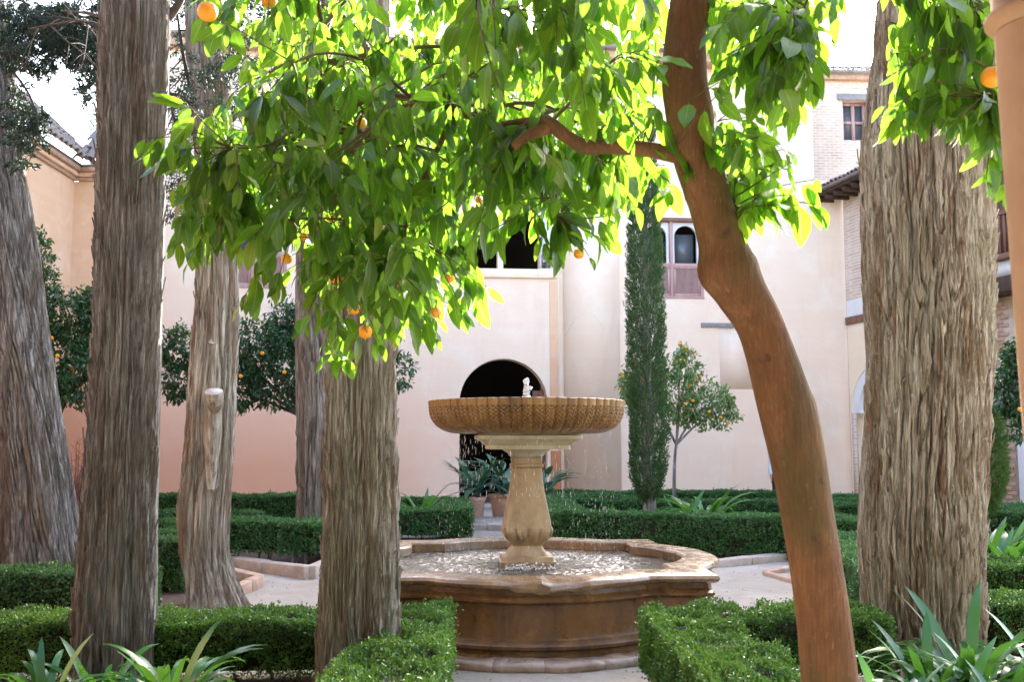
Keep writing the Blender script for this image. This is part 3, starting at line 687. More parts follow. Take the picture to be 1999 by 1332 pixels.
# ---- box hedges
def hedge(label, path, width, height, leaf=.02, dens=12000, mat='box', z0=None, stems=True, group='clipped box hedges', sides='all', bumpy=.02):
    if z0 is None: z0 = .09 if mat == 'box' else .045
    P = [np.array(p, float) for p in path]; root = empty('box_hedge', (P[0][0], P[0][1], 0)); tag(root, label, 'hedge', group)
    segs = []
    for a_, b_ in zip(P[:-1], P[1:]):
        d = b_ - a_; Ls = np.linalg.norm(d); d = d / Ls; s = np.array([-d[1], d[0]])
        segs.append((a_ - d * width / 2, d, s, Ls + width))
    pts = []; nor = []
    for si, (o, d, s, Ls) in enumerate(segs):
        hz = height - z0
        faces = [(Ls * width, 'top'), (Ls * hz, 's+'), (Ls * hz, 's-'), (width * hz, 'e0'), (width * hz, 'e1')]
        for A_, f in faces:
            n = int(A_ * dens); 
            if n == 0: continue
            a_ = rng.uniform(0, 1, n); b_ = rng.uniform(0, 1, n)
            if f == 'top': u = a_ * Ls; v = (b_ - .5) * width; zz = np.full(n, height); nn_ = np.tile([0, 0, 1.], (n, 1))
            elif f[0] == 's':
                sg = 1 if f == 's+' else -1; u = a_ * Ls; v = np.full(n, sg * width / 2); zz = z0 + b_ * hz; nn_ = np.tile([sg * s[0], sg * s[1], 0], (n, 1))
            else:
                sg = 1 if f == 'e1' else -1; u = np.full(n, Ls if sg > 0 else 0.); v = (a_ - .5) * width; zz = z0 + b_ * hz; nn_ = np.tile([sg * d[0], sg * d[1], 0], (n, 1))
            xy = o + u[:, None] * d + v[:, None] * s; p = np.concatenate([xy, zz[:, None]], 1)
            keep = np.ones(n, bool)
            for sj, (o2, d2, s2, L2) in enumerate(segs):
                if sj == si: continue
                r_ = p[:, :2] - o2; uu = r_ @ d2; vv = r_ @ s2
                keep &= ~((uu > .015) & (uu < L2 - .015) & (np.abs(vv) < width / 2 - .015) & (p[:, 2] < height - .01) | ((uu > .015) & (uu < L2 - .015) & (np.abs(vv) < width / 2 - .015) & (sj < si)))
            # facing away from the camera and hidden: thin out
            tocam = -p + [0, 0, CAMZ]; vis = (tocam * nn_).sum(1) > -.1
            keep &= vis | (rng.uniform(size=n) < .25)
            # ragged lower edge
            if f != 'top': keep &= (zz > z0 + .10 * vn(p[:, 0] * 5, p[:, 1] * 5, 3.3) ) | (rng.uniform(size=n) < .2)
            pts.append(p[keep]); nor.append(nn_[keep])
    p = np.concatenate(pts); nn_ = np.concatenate(nor); n = len(p)
    off = bumpy * (fbm(p[:, 0] * 6, p[:, 1] * 6, p[:, 2] * 6, 3)) * 1.5 - rng.uniform(0, .03, n) ** 1.0 * 1.2
    # sparse dark holes: push deeper
    hole = fbm(p[:, 0] * 11 + 9, p[:, 1] * 11, p[:, 2] * 11, 2) > .5
    p[:, 2] += .028 * vn(p[:, 0] * 1.7, p[:, 1] * 1.7, 4.0) * np.clip((p[:, 2] - z0) / (height - z0), 0, 1)
    p = p + nn_ * off[:, None] - nn_ * (hole * .045)[:, None]
    # slightly longer shoots
    sh = rng.uniform(size=n) < .03; p = p + nn_ * (sh * rng.uniform(0, .05, n))[:, None]
    D = nrm(nn_ * .55 + rand_dir(n) * .9 + [0, 0, .25]); Nv = nrm(nn_ * .8 + rand_dir(n))
    L = leaf * rng.uniform(.7, 1.3, n); V, Fs = diamonds(p, D, Nv, L, L * .62)
    fo = mesh('foliage', V, Fs, M[mat], root); fo['kind'] = 'stuff'
    mb = MB(); ins = .04
    for (o, d, s, Ls) in segs:
        c = o + d * Ls / 2; mb.box((c[0], c[1], (height + z0) / 2 - ins / 2 + .02), (Ls - 2 * ins, width - 2 * ins, height - z0 - ins - .04), math.atan2(d[1], d[0]))
    mb.build('twig_core', M['box_core'], root)
    if stems:
        mb = MB()
        for (o, d, s, Ls) in segs:
            for k in range(max(2, int(Ls / .22))):
                q = o + d * (k + random.random()) * .22 + s * random.uniform(-.3, .3) * width
                if np.dot(q - o, d) > Ls - .05: continue
                mb.add(*tubeVF([(q[0], q[1], -.01), (q[0] + random.uniform(-.04, .04), q[1] + random.uniform(-.03, .03), z0 * .6), (q[0] + random.uniform(-.07, .07), q[1] + random.uniform(-.05, .05), z0 + .1)], [.014, .012, .008], 5, False))
        mb.build('stems', M['bark'], root)['kind'] = 'stuff'
    return root
G = lambda px, py, h=0: tuple(gnd(px, py, h).xy)
# foreground
hedge('dark leafy box hedge across the left foreground, behind the two big cypress trunks', [(-4.6, 7.15), (-.9, 7.3)], .62, .47, .021, 15000)
hedge('bright box hedge running toward the viewer, right beside the middle cypress trunk', [(-.74, 7.35), (-.62, 4.2)], .58, .50, .021, 16000, bumpy=.035)
hedge('bright box hedge corner in the right foreground beside the leaning orange trunk', [(2.3, 7.15), (1.2, 7.05), (1.28, 4.2)], .55, .50, .021, 16000, bumpy=.035)
# middle left
hedge('low dark box hedge in front of the leftmost leaning cypress', [(-7.2, 9.35), (-3.55, 9.3)], .5, .52, .03, 6500, 'box_far')
hedge('blue green box hedge block between the second cypress and the trunk with sawn limb', [(-4.9, 11.6), (-3.85, 11.45)], .55, .60, .026, 9500, 'box_far')
hedge('second dark row of box behind the leftmost cypress', [(-9.5, 13.9), (-4.2, 13.6)], .5, .5, .04, 4000, 'box_far')
hedge('third dark row of box behind the leftmost cypress', [(-10, 16.4), (-4.3, 16.2)], .5, .55, .04, 4000, 'box_far')
hedge('bare stemmed box hedge on the stone kerb left of the basin', [(-4.6, 14.15), (-2.75, 13.55), (-2.55, 17.0)], .6, .60, .034, 6500, 'box_far', z0=.2)
hedge('low box hedge at the foot of the salmon wall on the left', [(-8.6, 20.2), (-4.1, 19.9)], .6, .62, .045, 3800, 'box_far')
hedge('box hedge round a small bed left of the pool and the terracotta pots', [(-2.9, 20.3), (-1.15, 20.3), (-.98, 17.6), (-3.1, 17.3)], .55, .52, .036, 5500, 'box_far')
# middle right
hedge('long box hedge behind the right side of the pool, around the cypress bed', [(2.6, 19.9), (.75, 20.2), (.88, 15.6), (4.0, 14.6)], .55, .60, .034, 6500, 'box_far')
hedge('box hedge at the back of the agapanthus bed', [(.95, 19.6), (6.4, 19.4)], .5, .55, .04, 4500, 'box_far')
hedge('farthest low box hedge along the base of the right palace wall', [(1.0, 22.2), (6.6, 22.5)], .6, .55, .045, 3600, 'box_far')
hedge('box hedge seen between the orange trunk and the big right cypress', [(4.35, 14.4), (5.9, 13.3)], .6, .62, .034, 6500, 'box_far')
hedge('box hedge running toward the viewer left of the big right cypress', [(4.05, 12.2), (3.35, 8.6)], .6, .55, .03, 6500, 'box_far')
hedge('farther box hedge between the orange trunk and the right cypress', [(5.9, 17.6), (9.2, 17.2)], .55, .58, .04, 4500, 'box_far')
hedge('farthest box hedge in front of the white arch', [(6.8, 20.6), (9.0, 20.2)], .55, .58, .045, 4000, 'box_far')
hedge('sunny box hedge right of the big right cypress', [(4.1, 9.6), (6.6, 9.5)], .6, .56, .026, 9000)
hedge('dark box hedge nearest on the right behind the strap leaved plants', [(3.75, 8.0), (5.4, 7.95)], .55, .47, .024, 11000)
hedge('low box hedge behind the strap leaved plants at the right edge', [(5.0, 11.5), (7.2, 11.4)], .5, .62, .03, 6000, 'box_far')
hedge('farther box row at the right edge', [(6.6, 15.2), (9.4, 15.0)], .5, .62, .04, 4500, 'box_far')

# ---- ground sheets (planting beds)
sheet('planting_bed', [(-9.8, 7.6), (-3.4, 7.6), (-3.3, 11.9), (-9.8, 11.9)], .02, M['soil'])
sheet('planting_bed', [(-4.9, 6.7), (-.5, 6.8), (-.35, 3.4), (-4.9, 3.4)], .02, M['soil'])
sheet('planting_bed', [(1.0, 6.8), (6.5, 6.8), (6.5, 3.0), (1.05, 3.0)], .02, M['soil'])
sheet('planting_bed', [(-10, 14.2), (-5, 13.85), (-2.62, 13.25), (-2.2, 19), (-10, 20.9)], .024, M['soil'])
sheet('planting_bed', [(.6, 15.4), (4.3, 14.2), (6.2, 13.0), (10.2, 13.5), (9.4, 23.3), (.6, 23.3)], .022, M['soil'])
sheet('planting_bed', [(3.3, 7.5), (9, 7.5), (9.5, 12.6), (4.2, 12.6)], .02, M['soil'])

# ---- kerb stones
def kerb(label, pts, wd=.14, h=.14, L=.8, mat='kerb', closed=False):
    root = empty('stone_kerb', (pts[0][0], pts[0][1], 0)); tag(root, label, 'kerb')
    for a_, b_ in zip(pts[:-1], pts[1:]):
        a_, b_ = np.array(a_), np.array(b_); d = b_ - a_; T = np.linalg.norm(d); d /= T; n = max(1, round(T / L)); l = T / n
        for k in range(n):
            c = a_ + d * (k + .5) * l
            V, Fs = boxVF((c[0], c[1], h / 2 - .03), (l - .012, wd, h + .06), math.atan2(d[1], d[0]) + random.uniform(-.015, .015), .012)
            bevel(mesh('kerb_stone', V, Fs, M[mat], root), .016, 2)
kerb('weathered stone kerb along the hedge bed left of the basin', [G(300, 1080), G(446, 1108), G(603, 1131), G(640, 1116), G(760, 1075)], .15, .15, .85)
kerb('low terracotta kerb framing the cypress with the sawn limb', [G(442, 1128), G(505, 1144), G(460, 1164), G(400, 1172)], .12, .12, .5, 'terracotta_kerb')
kerb('thin stone kerb below the long hedge right of the pool', [G(1330, 1104), G(1380, 1110), G(1535, 1093)], .16, .1, .8)
kerb('low kerb corner beside the orange trunk on the right path', [G(1640, 1098), G(1495, 1124), G(1560, 1142), G(1640, 1160)], .1, .06, .7, 'terracotta_kerb')
kerb('low kerb stones at the door step path', [G(905, 1036), G(995, 1036)], .2, .12, .5)

# ---- trunks
def cyp_trunk(name, label, rows, D, mat, nseg=160, nz=260, ztop=11, amp=.02, ff=1.0, flare=.35, group='old cypress trees', twist=0.0, cat='tree', seed=0):
    """rows: (py, xl, xr) silhouette samples from the photo, at distance D"""
    C = []
    for (py, xl, xr) in rows:
        a_ = at(xl, py, D); b_ = at(xr, py, D); C.append(((a_.x + b_.x) / 2, D, (a_.z + b_.z) / 2, (b_.x - a_.x) / 2))
    C = sorted(C, key=lambda c: c[2]); C = np.array(C)
    # extrapolate to ground and up
    lo = C[0]; lo2 = C[1]; sl0 = (lo[0] - lo2[0]) / (lo[2] - lo2[2])
    hi = C[-1]; hi2 = C[-2]; sl1 = (hi[0] - hi2[0]) / (hi[2] - hi2[2])
    sl1 = max(-.2, min(.2, sl1))
    C = np.vstack([[lo[0] + sl0 * (-.1 - lo[2]), D, -.1, lo[3] * 1.05], C, [hi[0] + sl1 * (ztop - hi[2]), D, ztop, hi[3] * .6]])
    z = np.concatenate([np.linspace(-.1, max(hi[2], 1) + .15, nz), np.linspace(max(hi[2], 1) + .2, ztop, 14)])
    cx = np.interp(z, C[:, 2], C[:, 0]); rr = np.interp(z, C[:, 2], C[:, 3])
    k = np.ones(9) / 9; cx[4:-4] = np.convolve(cx, k, 'valid'); rr[4:-4] = np.convolve(rr, k, 'valid')
    nb = nseg // 5; a = np.concatenate([np.linspace(.06 * np.pi, .94 * np.pi, nb, endpoint=False), np.linspace(.94 * np.pi, 2.06 * np.pi, nseg - nb, endpoint=False)]); A, Z = np.meshgrid(a, z); Rr = rr[:, None] * np.ones_like(A)
    A2 = A + twist * Z; sx = np.cos(A2); sy = np.sin(A2); s0 = seed * 13.7
    # broad flutes, stronger near the ground
    fl = vn(sx * 1.7 + s0, sy * 1.7, Z * .18 + s0); fl2 = vn(sx * 3.6 + s0, sy * 3.6 + 5, Z * .25)
    base = np.exp(-np.clip(Z, 0, None) / .28) * flare
    Rr = Rr * (1 + .10 * fl + .05 * fl2 + base * (.45 + .8 * np.abs(fl2)))
    # fibrous ridges
    warp = .30 * vn(sx * 2.2 + s0, sy * 2.2, Z * 1.3) + .10 * vn(sx * 6 + s0, sy * 6, Z * 3)
    fr = rr.max() * .8 / .036 * ff
    r1 = .5 - 2.6 * np.exp(-(vn((sx + warp * .4) * fr + s0, (sy + warp * .4) * fr, Z * .8 * ff) / .13) ** 2)
    r2 = .4 - 1.5 * np.exp(-(vn((sx + warp * .2) * fr * 2.0 + 3, (sy + warp * .2) * fr * 2.0, Z * 1.5 * ff) / .16) ** 2) + .8 * vn(sx * fr * .8, sy * fr * .8, Z * .6 + 9)
    r3 = vn(sx * fr * 3.9, sy * fr * 3.9, Z * 5)
    deep = np.clip(-vn(sx * 4.2 + s0 + 20, sy * 4.2, Z * .55) - .25, 0, 1)
    Rr = Rr + amp * (1.0 * r1 + .75 * r2 + .35 * r3) - amp * 3.5 * deep
    # knots
    rg = np.random.default_rng(seed + 50)
    for _ in range(7):
        ka = rg.uniform(np.pi, 2 * np.pi); kz = rg.uniform(.3, 3.2); da = np.angle(np.exp(1j * (A - ka)))
        q = (da * Rr / .06) ** 2 + ((Z - kz) / .11) ** 2; Rr = Rr + amp * (2.2 * np.exp(-q) - 3.2 * np.exp(-q * 4))
    X = cx[:, None] + Rr * np.cos(A); Y = D + Rr * np.sin(A)
    V = np.stack([X, Y, Z], -1).reshape(-1, 3); m = len(z)
    i = np.arange(m - 1)[:, None] * nseg; j = np.arange(nseg)[None]; kk = (j + 1) % nseg
    Fq = np.stack([i + j, i + kk, i + nseg + kk, i + nseg + j], -1).reshape(-1, 4)
    root = empty(name, (cx[0], D, 0)); tag(root, label, cat, group)
    t = mesh('trunk', V, Fq, M[mat], root, smooth=True)
    return root, t, (z, cx, rr, D, Rr)
def bark_strips(root, info, n, mat, zmax=3.6, L=(.08, .35), wd=(.008, .022), face=None):
    """loose peeling fibres on the bark, one joined part"""
    z, cx, rr, D, Rr = info; P = []; mb = MB(); nseg = Rr.shape[1]
    for k in range(n):
        a0 = random.uniform(math.pi * .98, math.pi * 2.02); z0 = random.uniform(.05, zmax); l = random.uniform(*L); w_ = random.uniform(*wd)
        pts = []; 
        lift = random.choice((0, 1)) * random.uniform(.004, .03); da = random.uniform(-.12, .12)
        for q in range(6):
            f = q / 5; zz = z0 + l * f; aa = a0 + da * f
            nb = nseg // 5; iz = min(len(z) - 1, int(np.searchsorted(z, zz))); ia = min(nseg - 1, nb + int(max(0, (aa - .94 * math.pi) / (1.12 * math.pi)) * (nseg - nb)))
            r_ = Rr[iz, ia] + .003 + lift * (f ** 2)
            c, s = math.cos(aa), math.sin(aa); h = w_ * .5 * math.sin(math.pi * min(.92, max(.12, f)))
            pc = np.array([cx[iz] + r_ * c, D + r_ * s, zz]); tv_ = np.array([-s, c, 0]); no = np.array([c, s, 0])
            pts += [pc - tv_ * h - no * .006, pc + no * .004, pc + tv_ * h - no * .006]
        Fq = []
        for q in range(5):
            for j in range(2): Fq.append([q * 3 + j, q * 3 + j + 1, q * 3 + 3 + j + 1, q * 3 + 3 + j])
        mb.add(np.array(pts), np.array(Fq))
    o = mb.build('bark_strips', M[mat], root); o['kind'] = 'stuff'

T = {}
T[1] = cyp_trunk('cypress_tree', 'leftmost grey cypress trunk leaning to the left, cut by the frame edge', [(1100, 25, 157), (900, 0, 130), (650, -25, 92), (500, -38, 73), (330, -60, 42), (60, -85, 12)], 11.2, 'bark', 260, 260, amp=.012, ff=1.35, twist=.15, seed=1)
T[2] = cyp_trunk('cypress_tree', 'tall grey cypress trunk with sawn knots, second from the left', [(1270, 152, 292), (1180, 152, 296), (1000, 166, 299), (800, 180, 303), (600, 191, 308), (300, 199, 316), (20, 205, 324)], 6.85, 'bark', 340, 340, amp=.0075, ff=1.7, flare=.12, seed=2)
T[3] = cyp_trunk('cypress_tree', 'cypress trunk with a pale sawn limb and flaring roots, third from the left', [(1140, 372, 458), (1080, 355, 446), (1000, 350, 450), (800, 366, 461), (600, 384, 465), (380, 388, 462), (150, 372, 448)], 10.5, 'bark_mid', 240, 260, amp=.010, ff=1.4, flare=.5, seed=3)
T[4] = cyp_trunk('cypress_tree', 'big ridged cypress trunk in the middle below the hanging oranges', [(1310, 618, 775), (1240, 622, 775), (1100, 630, 772), (1000, 632, 772), (800, 637, 769), (600, 640, 766), (300, 646, 762)], 6.5, 'bark_mid', 340, 360, amp=.0095, ff=1.35, flare=.12, seed=4)
T[5] = cyp_trunk('cypress_tree', 'dark cypress trunk directly behind the middle one', [(1015, 584, 684), (800, 586, 686), (600, 584, 690), (400, 586, 690)], 15.0, 'bark', 150, 170, amp=.018, ff=1.0, seed=5)
T[6] = cyp_trunk('cypress_tree', 'massive pale shaggy cypress trunk on the right', [(1280, 1700, 1905), (1200, 1692, 1905), (1050, 1684, 1902), (900, 1692, 1908), (700, 1700, 1922), (500, 1694, 1926), (300, 1688, 1926), (180, 1706, 1918), (20, 1722, 1905)], 7.5, 'bark_pale', 480, 440, amp=.023, ff=1.2, flare=.1, seed=6)
bark_strips(T[6][0], T[6][2], 3600, 'bark_pale', 4.9, (.06, .4), (.01, .024))
bark_strips(T[4][0], T[4][2], 1800, 'bark_mid', 4.0, (.08, .35), (.007, .018))
bark_strips(T[2][0], T[2][2], 1500, 'bark', 4.6, (.08, .3), (.006, .015))
bark_strips(T[3][0], T[3][2], 300, 'bark_mid', 4.5, (.1, .4), (.008, .02))
bark_strips(T[1][0], T[1][2], 300, 'bark', 5.0, (.1, .35), (.008, .02))
# sawn limb on the third trunk, scar on the right trunk
def stub(root, px, py, D, r, L, mat, dirv, length=.35):
    p = np.array(at(px, py, D)); d = nrm(np.array(dirv, float)); mb = MB()
    V, Fs = tubeVF([p - d * length, p - d * length * .4, p], [r * .45, r * 1.02, r], 16, False); mb.add(V, Fs); o = mb.build('sawn_limb', M[mat], root, True)
    mb = MB(); V, Fs = tubeVF([p - d * .002, p + d * .004], [r * .99, r * .97], 16); mb.add(V, Fs); mb.build('cut_face', M['bark_cut'], o)
stub(T[3][0], 417, 765, 10.02, .092, 0, 'bark_mid', (.03, -.42, .9), .30)
stub(T[3][0], 417, 782, 10.12, .088, 0, 'bark_mid', (.03, -.10, 1), .9)
stub(T[3][0], 416, 665, 10.3, .05, 0, 'bark_mid', (.05, -.55, .4), .4)
0 and stub(T[6][0], 1700, 962, 7.35, .028, 0, 'bark', (-.6, -.35, .55), .15)

# dark cypress foliage and dead branches behind / above
def inpoly(x, y, poly):
    c = np.zeros(len(x), bool); n = len(poly); j = n - 1
    for i in range(n):
        xi, yi = poly[i]; xj, yj = poly[j]
        c ^= ((yi > y) != (yj > y)) & (x < (xj - xi) * (y - yi) / (yj - yi + 1e-12) + xi); j = i
    return c
def sample_poly(poly, n, d0, d1):
    P = np.array(poly, float); out = []
    while len(out) < n:
        x = rng.uniform(P[:, 0].min(), P[:, 0].max(), n * 3); y = rng.uniform(P[:, 1].min(), P[:, 1].max(), n * 3); k = inpoly(x, y, poly)
        for a_, b_ in zip(x[k], y[k]): out.append((a_, b_, rng.uniform(d0, d1)))
    return out[:n]
def sprays(root, centres, mat, k=46, size=.11, L=.05, W_=.012, up=.0, name='foliage', down=0):
    C = np.repeat(np.array(centres, float), k, 0); n = len(C)
    axis = np.repeat(nrm(rand_dir(len(centres)) + [0, 0, up - down]), k, 0)
    t = rng.uniform(0, 1, n); P = C + axis * (t * size * 1.6)[:, None] + rand_dir(n) * (size * .45 * (1 - t * .7))[:, None]
    D = nrm(axis + rand_dir(n) * .8 + [0, 0, up - down]); l = L * rng.uniform(.6, 1.4, n)
    V, Fs = diamonds(P, D, rand_dir(n), l, l * W_ / L * 1.0 + .002)
    o = mesh(name, V, Fs, M[mat], root); o['kind'] = 'stuff'; return o
polys = [[(0, 0), (205, 0), (205, 60), (150, 95), (60, 95), (20, 130), (0, 140)], [(20, 60), (60, 90), (110, 100), (100, 140), (50, 140), (25, 110)],
         [(120, 60), (205, 60), (205, 225), (175, 205), (150, 150), (125, 120)], [(22, 150), (60, 200), (90, 245), (60, 290), (40, 330), (15, 250)], [(100, 40), (180, 90), (140, 130), (90, 110)]]
cs = []
for pl, n in zip(polys, (330, 50, 190, 130, 30)):
    for (x, y, D) in sample_poly(pl, n, 9.6, 12):
        if vn(x / 26, y / 26, 2.2) > -.28: cs.append(at(x, y, D))
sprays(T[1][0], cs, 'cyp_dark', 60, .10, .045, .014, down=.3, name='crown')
cs = [at(x, y, D) for (x, y, D) in sample_poly([(320, -60), (620, -60), (620, 60), (560, 120), (470, 40), (330, 30)], 220, 11.5, 14)]
cs += [at(x, y, D) for (x, y, D) in sample_poly([(320, 340), (380, 330), (360, 440), (325, 420)], 16, 11.5, 12.5)]
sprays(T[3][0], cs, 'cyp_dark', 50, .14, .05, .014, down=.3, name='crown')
def high_crown(root, x, y, z0, z1, r, n, lean=(0, 0)):
    t = rng.uniform(0, 1, n); z = z0 + (z1 - z0) * t; rr_ = r * (1 - .75 * t) * rng.uniform(.2, 1, n) ** .5; a = rng.uniform(0, 2 * np.pi, n)
    C_ = np.stack([x + lean[0] * t + rr_ * np.cos(a), y + rr_ * np.sin(a), z], 1); keep = vn(C_[:, 0] * .9, C_[:, 1] * .9, C_[:, 2] * .9) > -.3
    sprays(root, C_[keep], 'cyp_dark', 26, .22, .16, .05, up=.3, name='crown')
for k, z0, z1, r, n in ((2, 6.3, 13, 1.9, 520), (4, 6.0, 12.5, 1.7, 480), (6, 6.3, 13, 2.2, 560), (1, 8.6, 15, 2.0, 420), (3, 8.2, 14, 2.0, 420), (5, 10.8, 15, 1.6, 260)):
    q = T[k][2]; high_crown(T[k][0], q[1][-1], q[3], z0, z1, r, n)
def branches(root, starts, D, mat='twig_dark', n=4, r0=.03, name='branch'):
    for (pts, r) in starts:
        mb = MB(); P = spline([at(x, y, D + dz) for x, y, dz in pts], 14); mb.add(*tubeVF(P, np.linspace(r, r * .35, 14), 7))
        for q in range(n):
            i = random.randint(3, 12); b = P[i]; L = random.uniform(.25, .6)
            d = nrm(np.array([random.uniform(-1, 1), random.uniform(-.6, .6), random.uniform(-1.1, .2)])); c = b + d * L
            Q = spline([b, b + d * L * .5 + [0, 0, random.uniform(-.03, .06)], c], 7); mb.add(*tubeVF(Q, np.linspace(r * .3, .003, 7), 5))
            for e in range(5):
                b2 = Q[random.randint(2, 6)]; d2 = nrm(d + np.array(rand_dir(1)[0]) * .8); mb.add(*tubeVF([b2, b2 + d2 * .1, b2 + d2 * .22 + [0, 0, -.03]], [.004, .003, .0015], 4, False))
        mb.build(name, M[mat], root, True)
cs = [at(x, y, D) for (x, y, D) in sample_poly([(330, 0), (620, 0), (600, 330), (500, 400), (340, 380)], 420, 11.5, 14) if vn(x / 40, y / 40, 7.7) > -.12]
cs += [at(x, y, D) for (x, y, D) in sample_poly([(325, 0), (470, 0), (470, 250), (400, 330), (340, 250)], 150, 9.4, 10.0) if vn(x / 30, y / 30, 5.1) > .0]
sprays(T[3][0], cs, 'cyp_dark', 40, .14, .05, .014, down=.3, name='foliage')
branches(T[3][0], [([(420, 380, .2), (370, 300, .0), (340, 230, -.2), (322, 120, -.3)], .03), ([(420, 330, .2), (390, 240, .1), (360, 120, 0), (345, 20, 0)], .035), ([(430, 420, 0), (480, 330, -.2), (520, 270, -.3), (600, 210, -.3)], .028),
                   ([(430, 300, 0), (370, 200, .3), (330, 180, .3)], .02), ([(440, 250, 0), (500, 180, .1), (560, 100, .1)], .03), ([(425, 360, 0), (360, 330, .1), (325, 300, .1)], .018), ([(440, 350, 0), (520, 330, .1), (600, 260, .1)], .02)], 10.5, n=9)
branches(T[2][0], [([(240, 60, .1), (200, 50, .3), (150, 40, .5), (60, 55, .8)], .02), ([(230, 60, .1), (190, 30, .3), (120, 20, .5)], .02)], 6.9, n=4)
branches(T[1][0], [([(5, 20, 0), (60, 60, .1), (110, 40, .2), (190, 30, .2)], .03), ([(10, 120, 0), (60, 190, .1), (80, 270, .1)], .02)], 11, n=7)
branches(T[2][0], [([(322, 40, .1), (350, 5, .1), (380, -60, .1)], .04)], 6.85, n=0)

# ---- columnar cypress
def column_cypress(label, px, D, rows, n, mat='cyp', ztop=None, L=.075):
    x0 = at(px, 900, D).x; root = empty('columnar_cypress', (x0, D, 0)); tag(root, label, 'tree')
    C = sorted([(at(px, py, D).z, w_ / F * D / 2) for py, w_ in rows]); zs = np.array([c[0] for c in C]); rs = np.array([c[1] for c in C])
    z = rng.uniform(zs[0], zs[-1], n); a = rng.uniform(0, 2 * np.pi, n); r = np.interp(z, zs, rs)
    lump = 1 + .13 * vn(np.cos(a) * 1.6, np.sin(a) * 1.6, z * 1.1) + .16 * vn(np.cos(a) * 5, np.sin(a) * 5, z * 2.2)
    q = r * lump * rng.uniform(.3, 1.0, n) ** .5
    dens = vn(np.cos(a) * 2.3 + 4, np.sin(a) * 2.3, z * .9) + .6 * vn(np.cos(a) * 6, np.sin(a) * 6, z * 3)
    keep = dens > -.7; a, z, q = a[keep], z[keep], q[keep]; n = len(a)
    C_ = np.stack([x0 + q * np.cos(a), D + q * np.sin(a), z], 1); k = 16
    P = np.repeat(C_, k, 0); m = len(P); out = np.repeat(np.stack([np.cos(a), np.sin(a), np.full(n, 1.5)], 1), k, 0)
    ax = nrm(out); t = rng.uniform(0, 1, m); P = P + ax * (t * .13)[:, None] + rand_dir(m) * (.035 * (1.1 - t))[:, None]
    Dd = nrm(ax + rand_dir(m) * .55); l = L * .55 * rng.uniform(.6, 1.4, m); V, Fs = diamonds(P, Dd, rand_dir(m), l, l * .28)
    mesh('crown', V, Fs, M[mat], root)['kind'] = 'stuff'
    mb = MB()
    for _ in range(60):
        a0 = random.uniform(0, 6.28); z0 = random.uniform(.3, zs[-1] - 1.2); l = random.uniform(.7, 1.5); rr = np.interp(z0 + l / 2, zs, rs) * random.uniform(.35, .92)
        mb.add(*tubeVF([(x0 + .1 * rr * math.cos(a0), D + .1 * rr * math.sin(a0), z0), (x0 + rr * .8 * math.cos(a0), D + rr * .8 * math.sin(a0), z0 + l * .5), (x0 + rr * math.cos(a0), D + rr * math.sin(a0), z0 + l)], [.016, .011, .004], 5, False))
    mb.build('upright_branches', M['bark'], root)['kind'] = 'stuff'
    tv = tubeVF([(x0 + .02 * math.sin(k), D, k * .4 - .05) for k in range(int(zs[-1] / .4))], [max(.02, .13 - .008 * k) for k in range(int(zs[-1] / .4))], 10); MB().add(*tv).build('trunk', M['bark'], root, True)
column_cypress('slender green cypress column right of the fountain', 1265, 17.4, [(985, 16), (965, 42), (930, 60), (850, 66), (700, 65), (600, 64), (480, 60), (380, 50), (320, 42), (250, 26)], 6500)
column_cypress('narrow bright green young cypress right of the massive trunk', 1908, 15.0, [(1015, 40), (980, 76), (940, 100), (860, 90), (760, 66), (700, 46), (670, 20)], 3600, 'cyp_bright')
column_cypress('haze-tinted distant cypress rising behind the left tiled roof', 172, 38.0, [(420, 46), (320, 44), (240, 40), (200, 30), (170, 12)], 900, 'cyp_haze', L=.14)

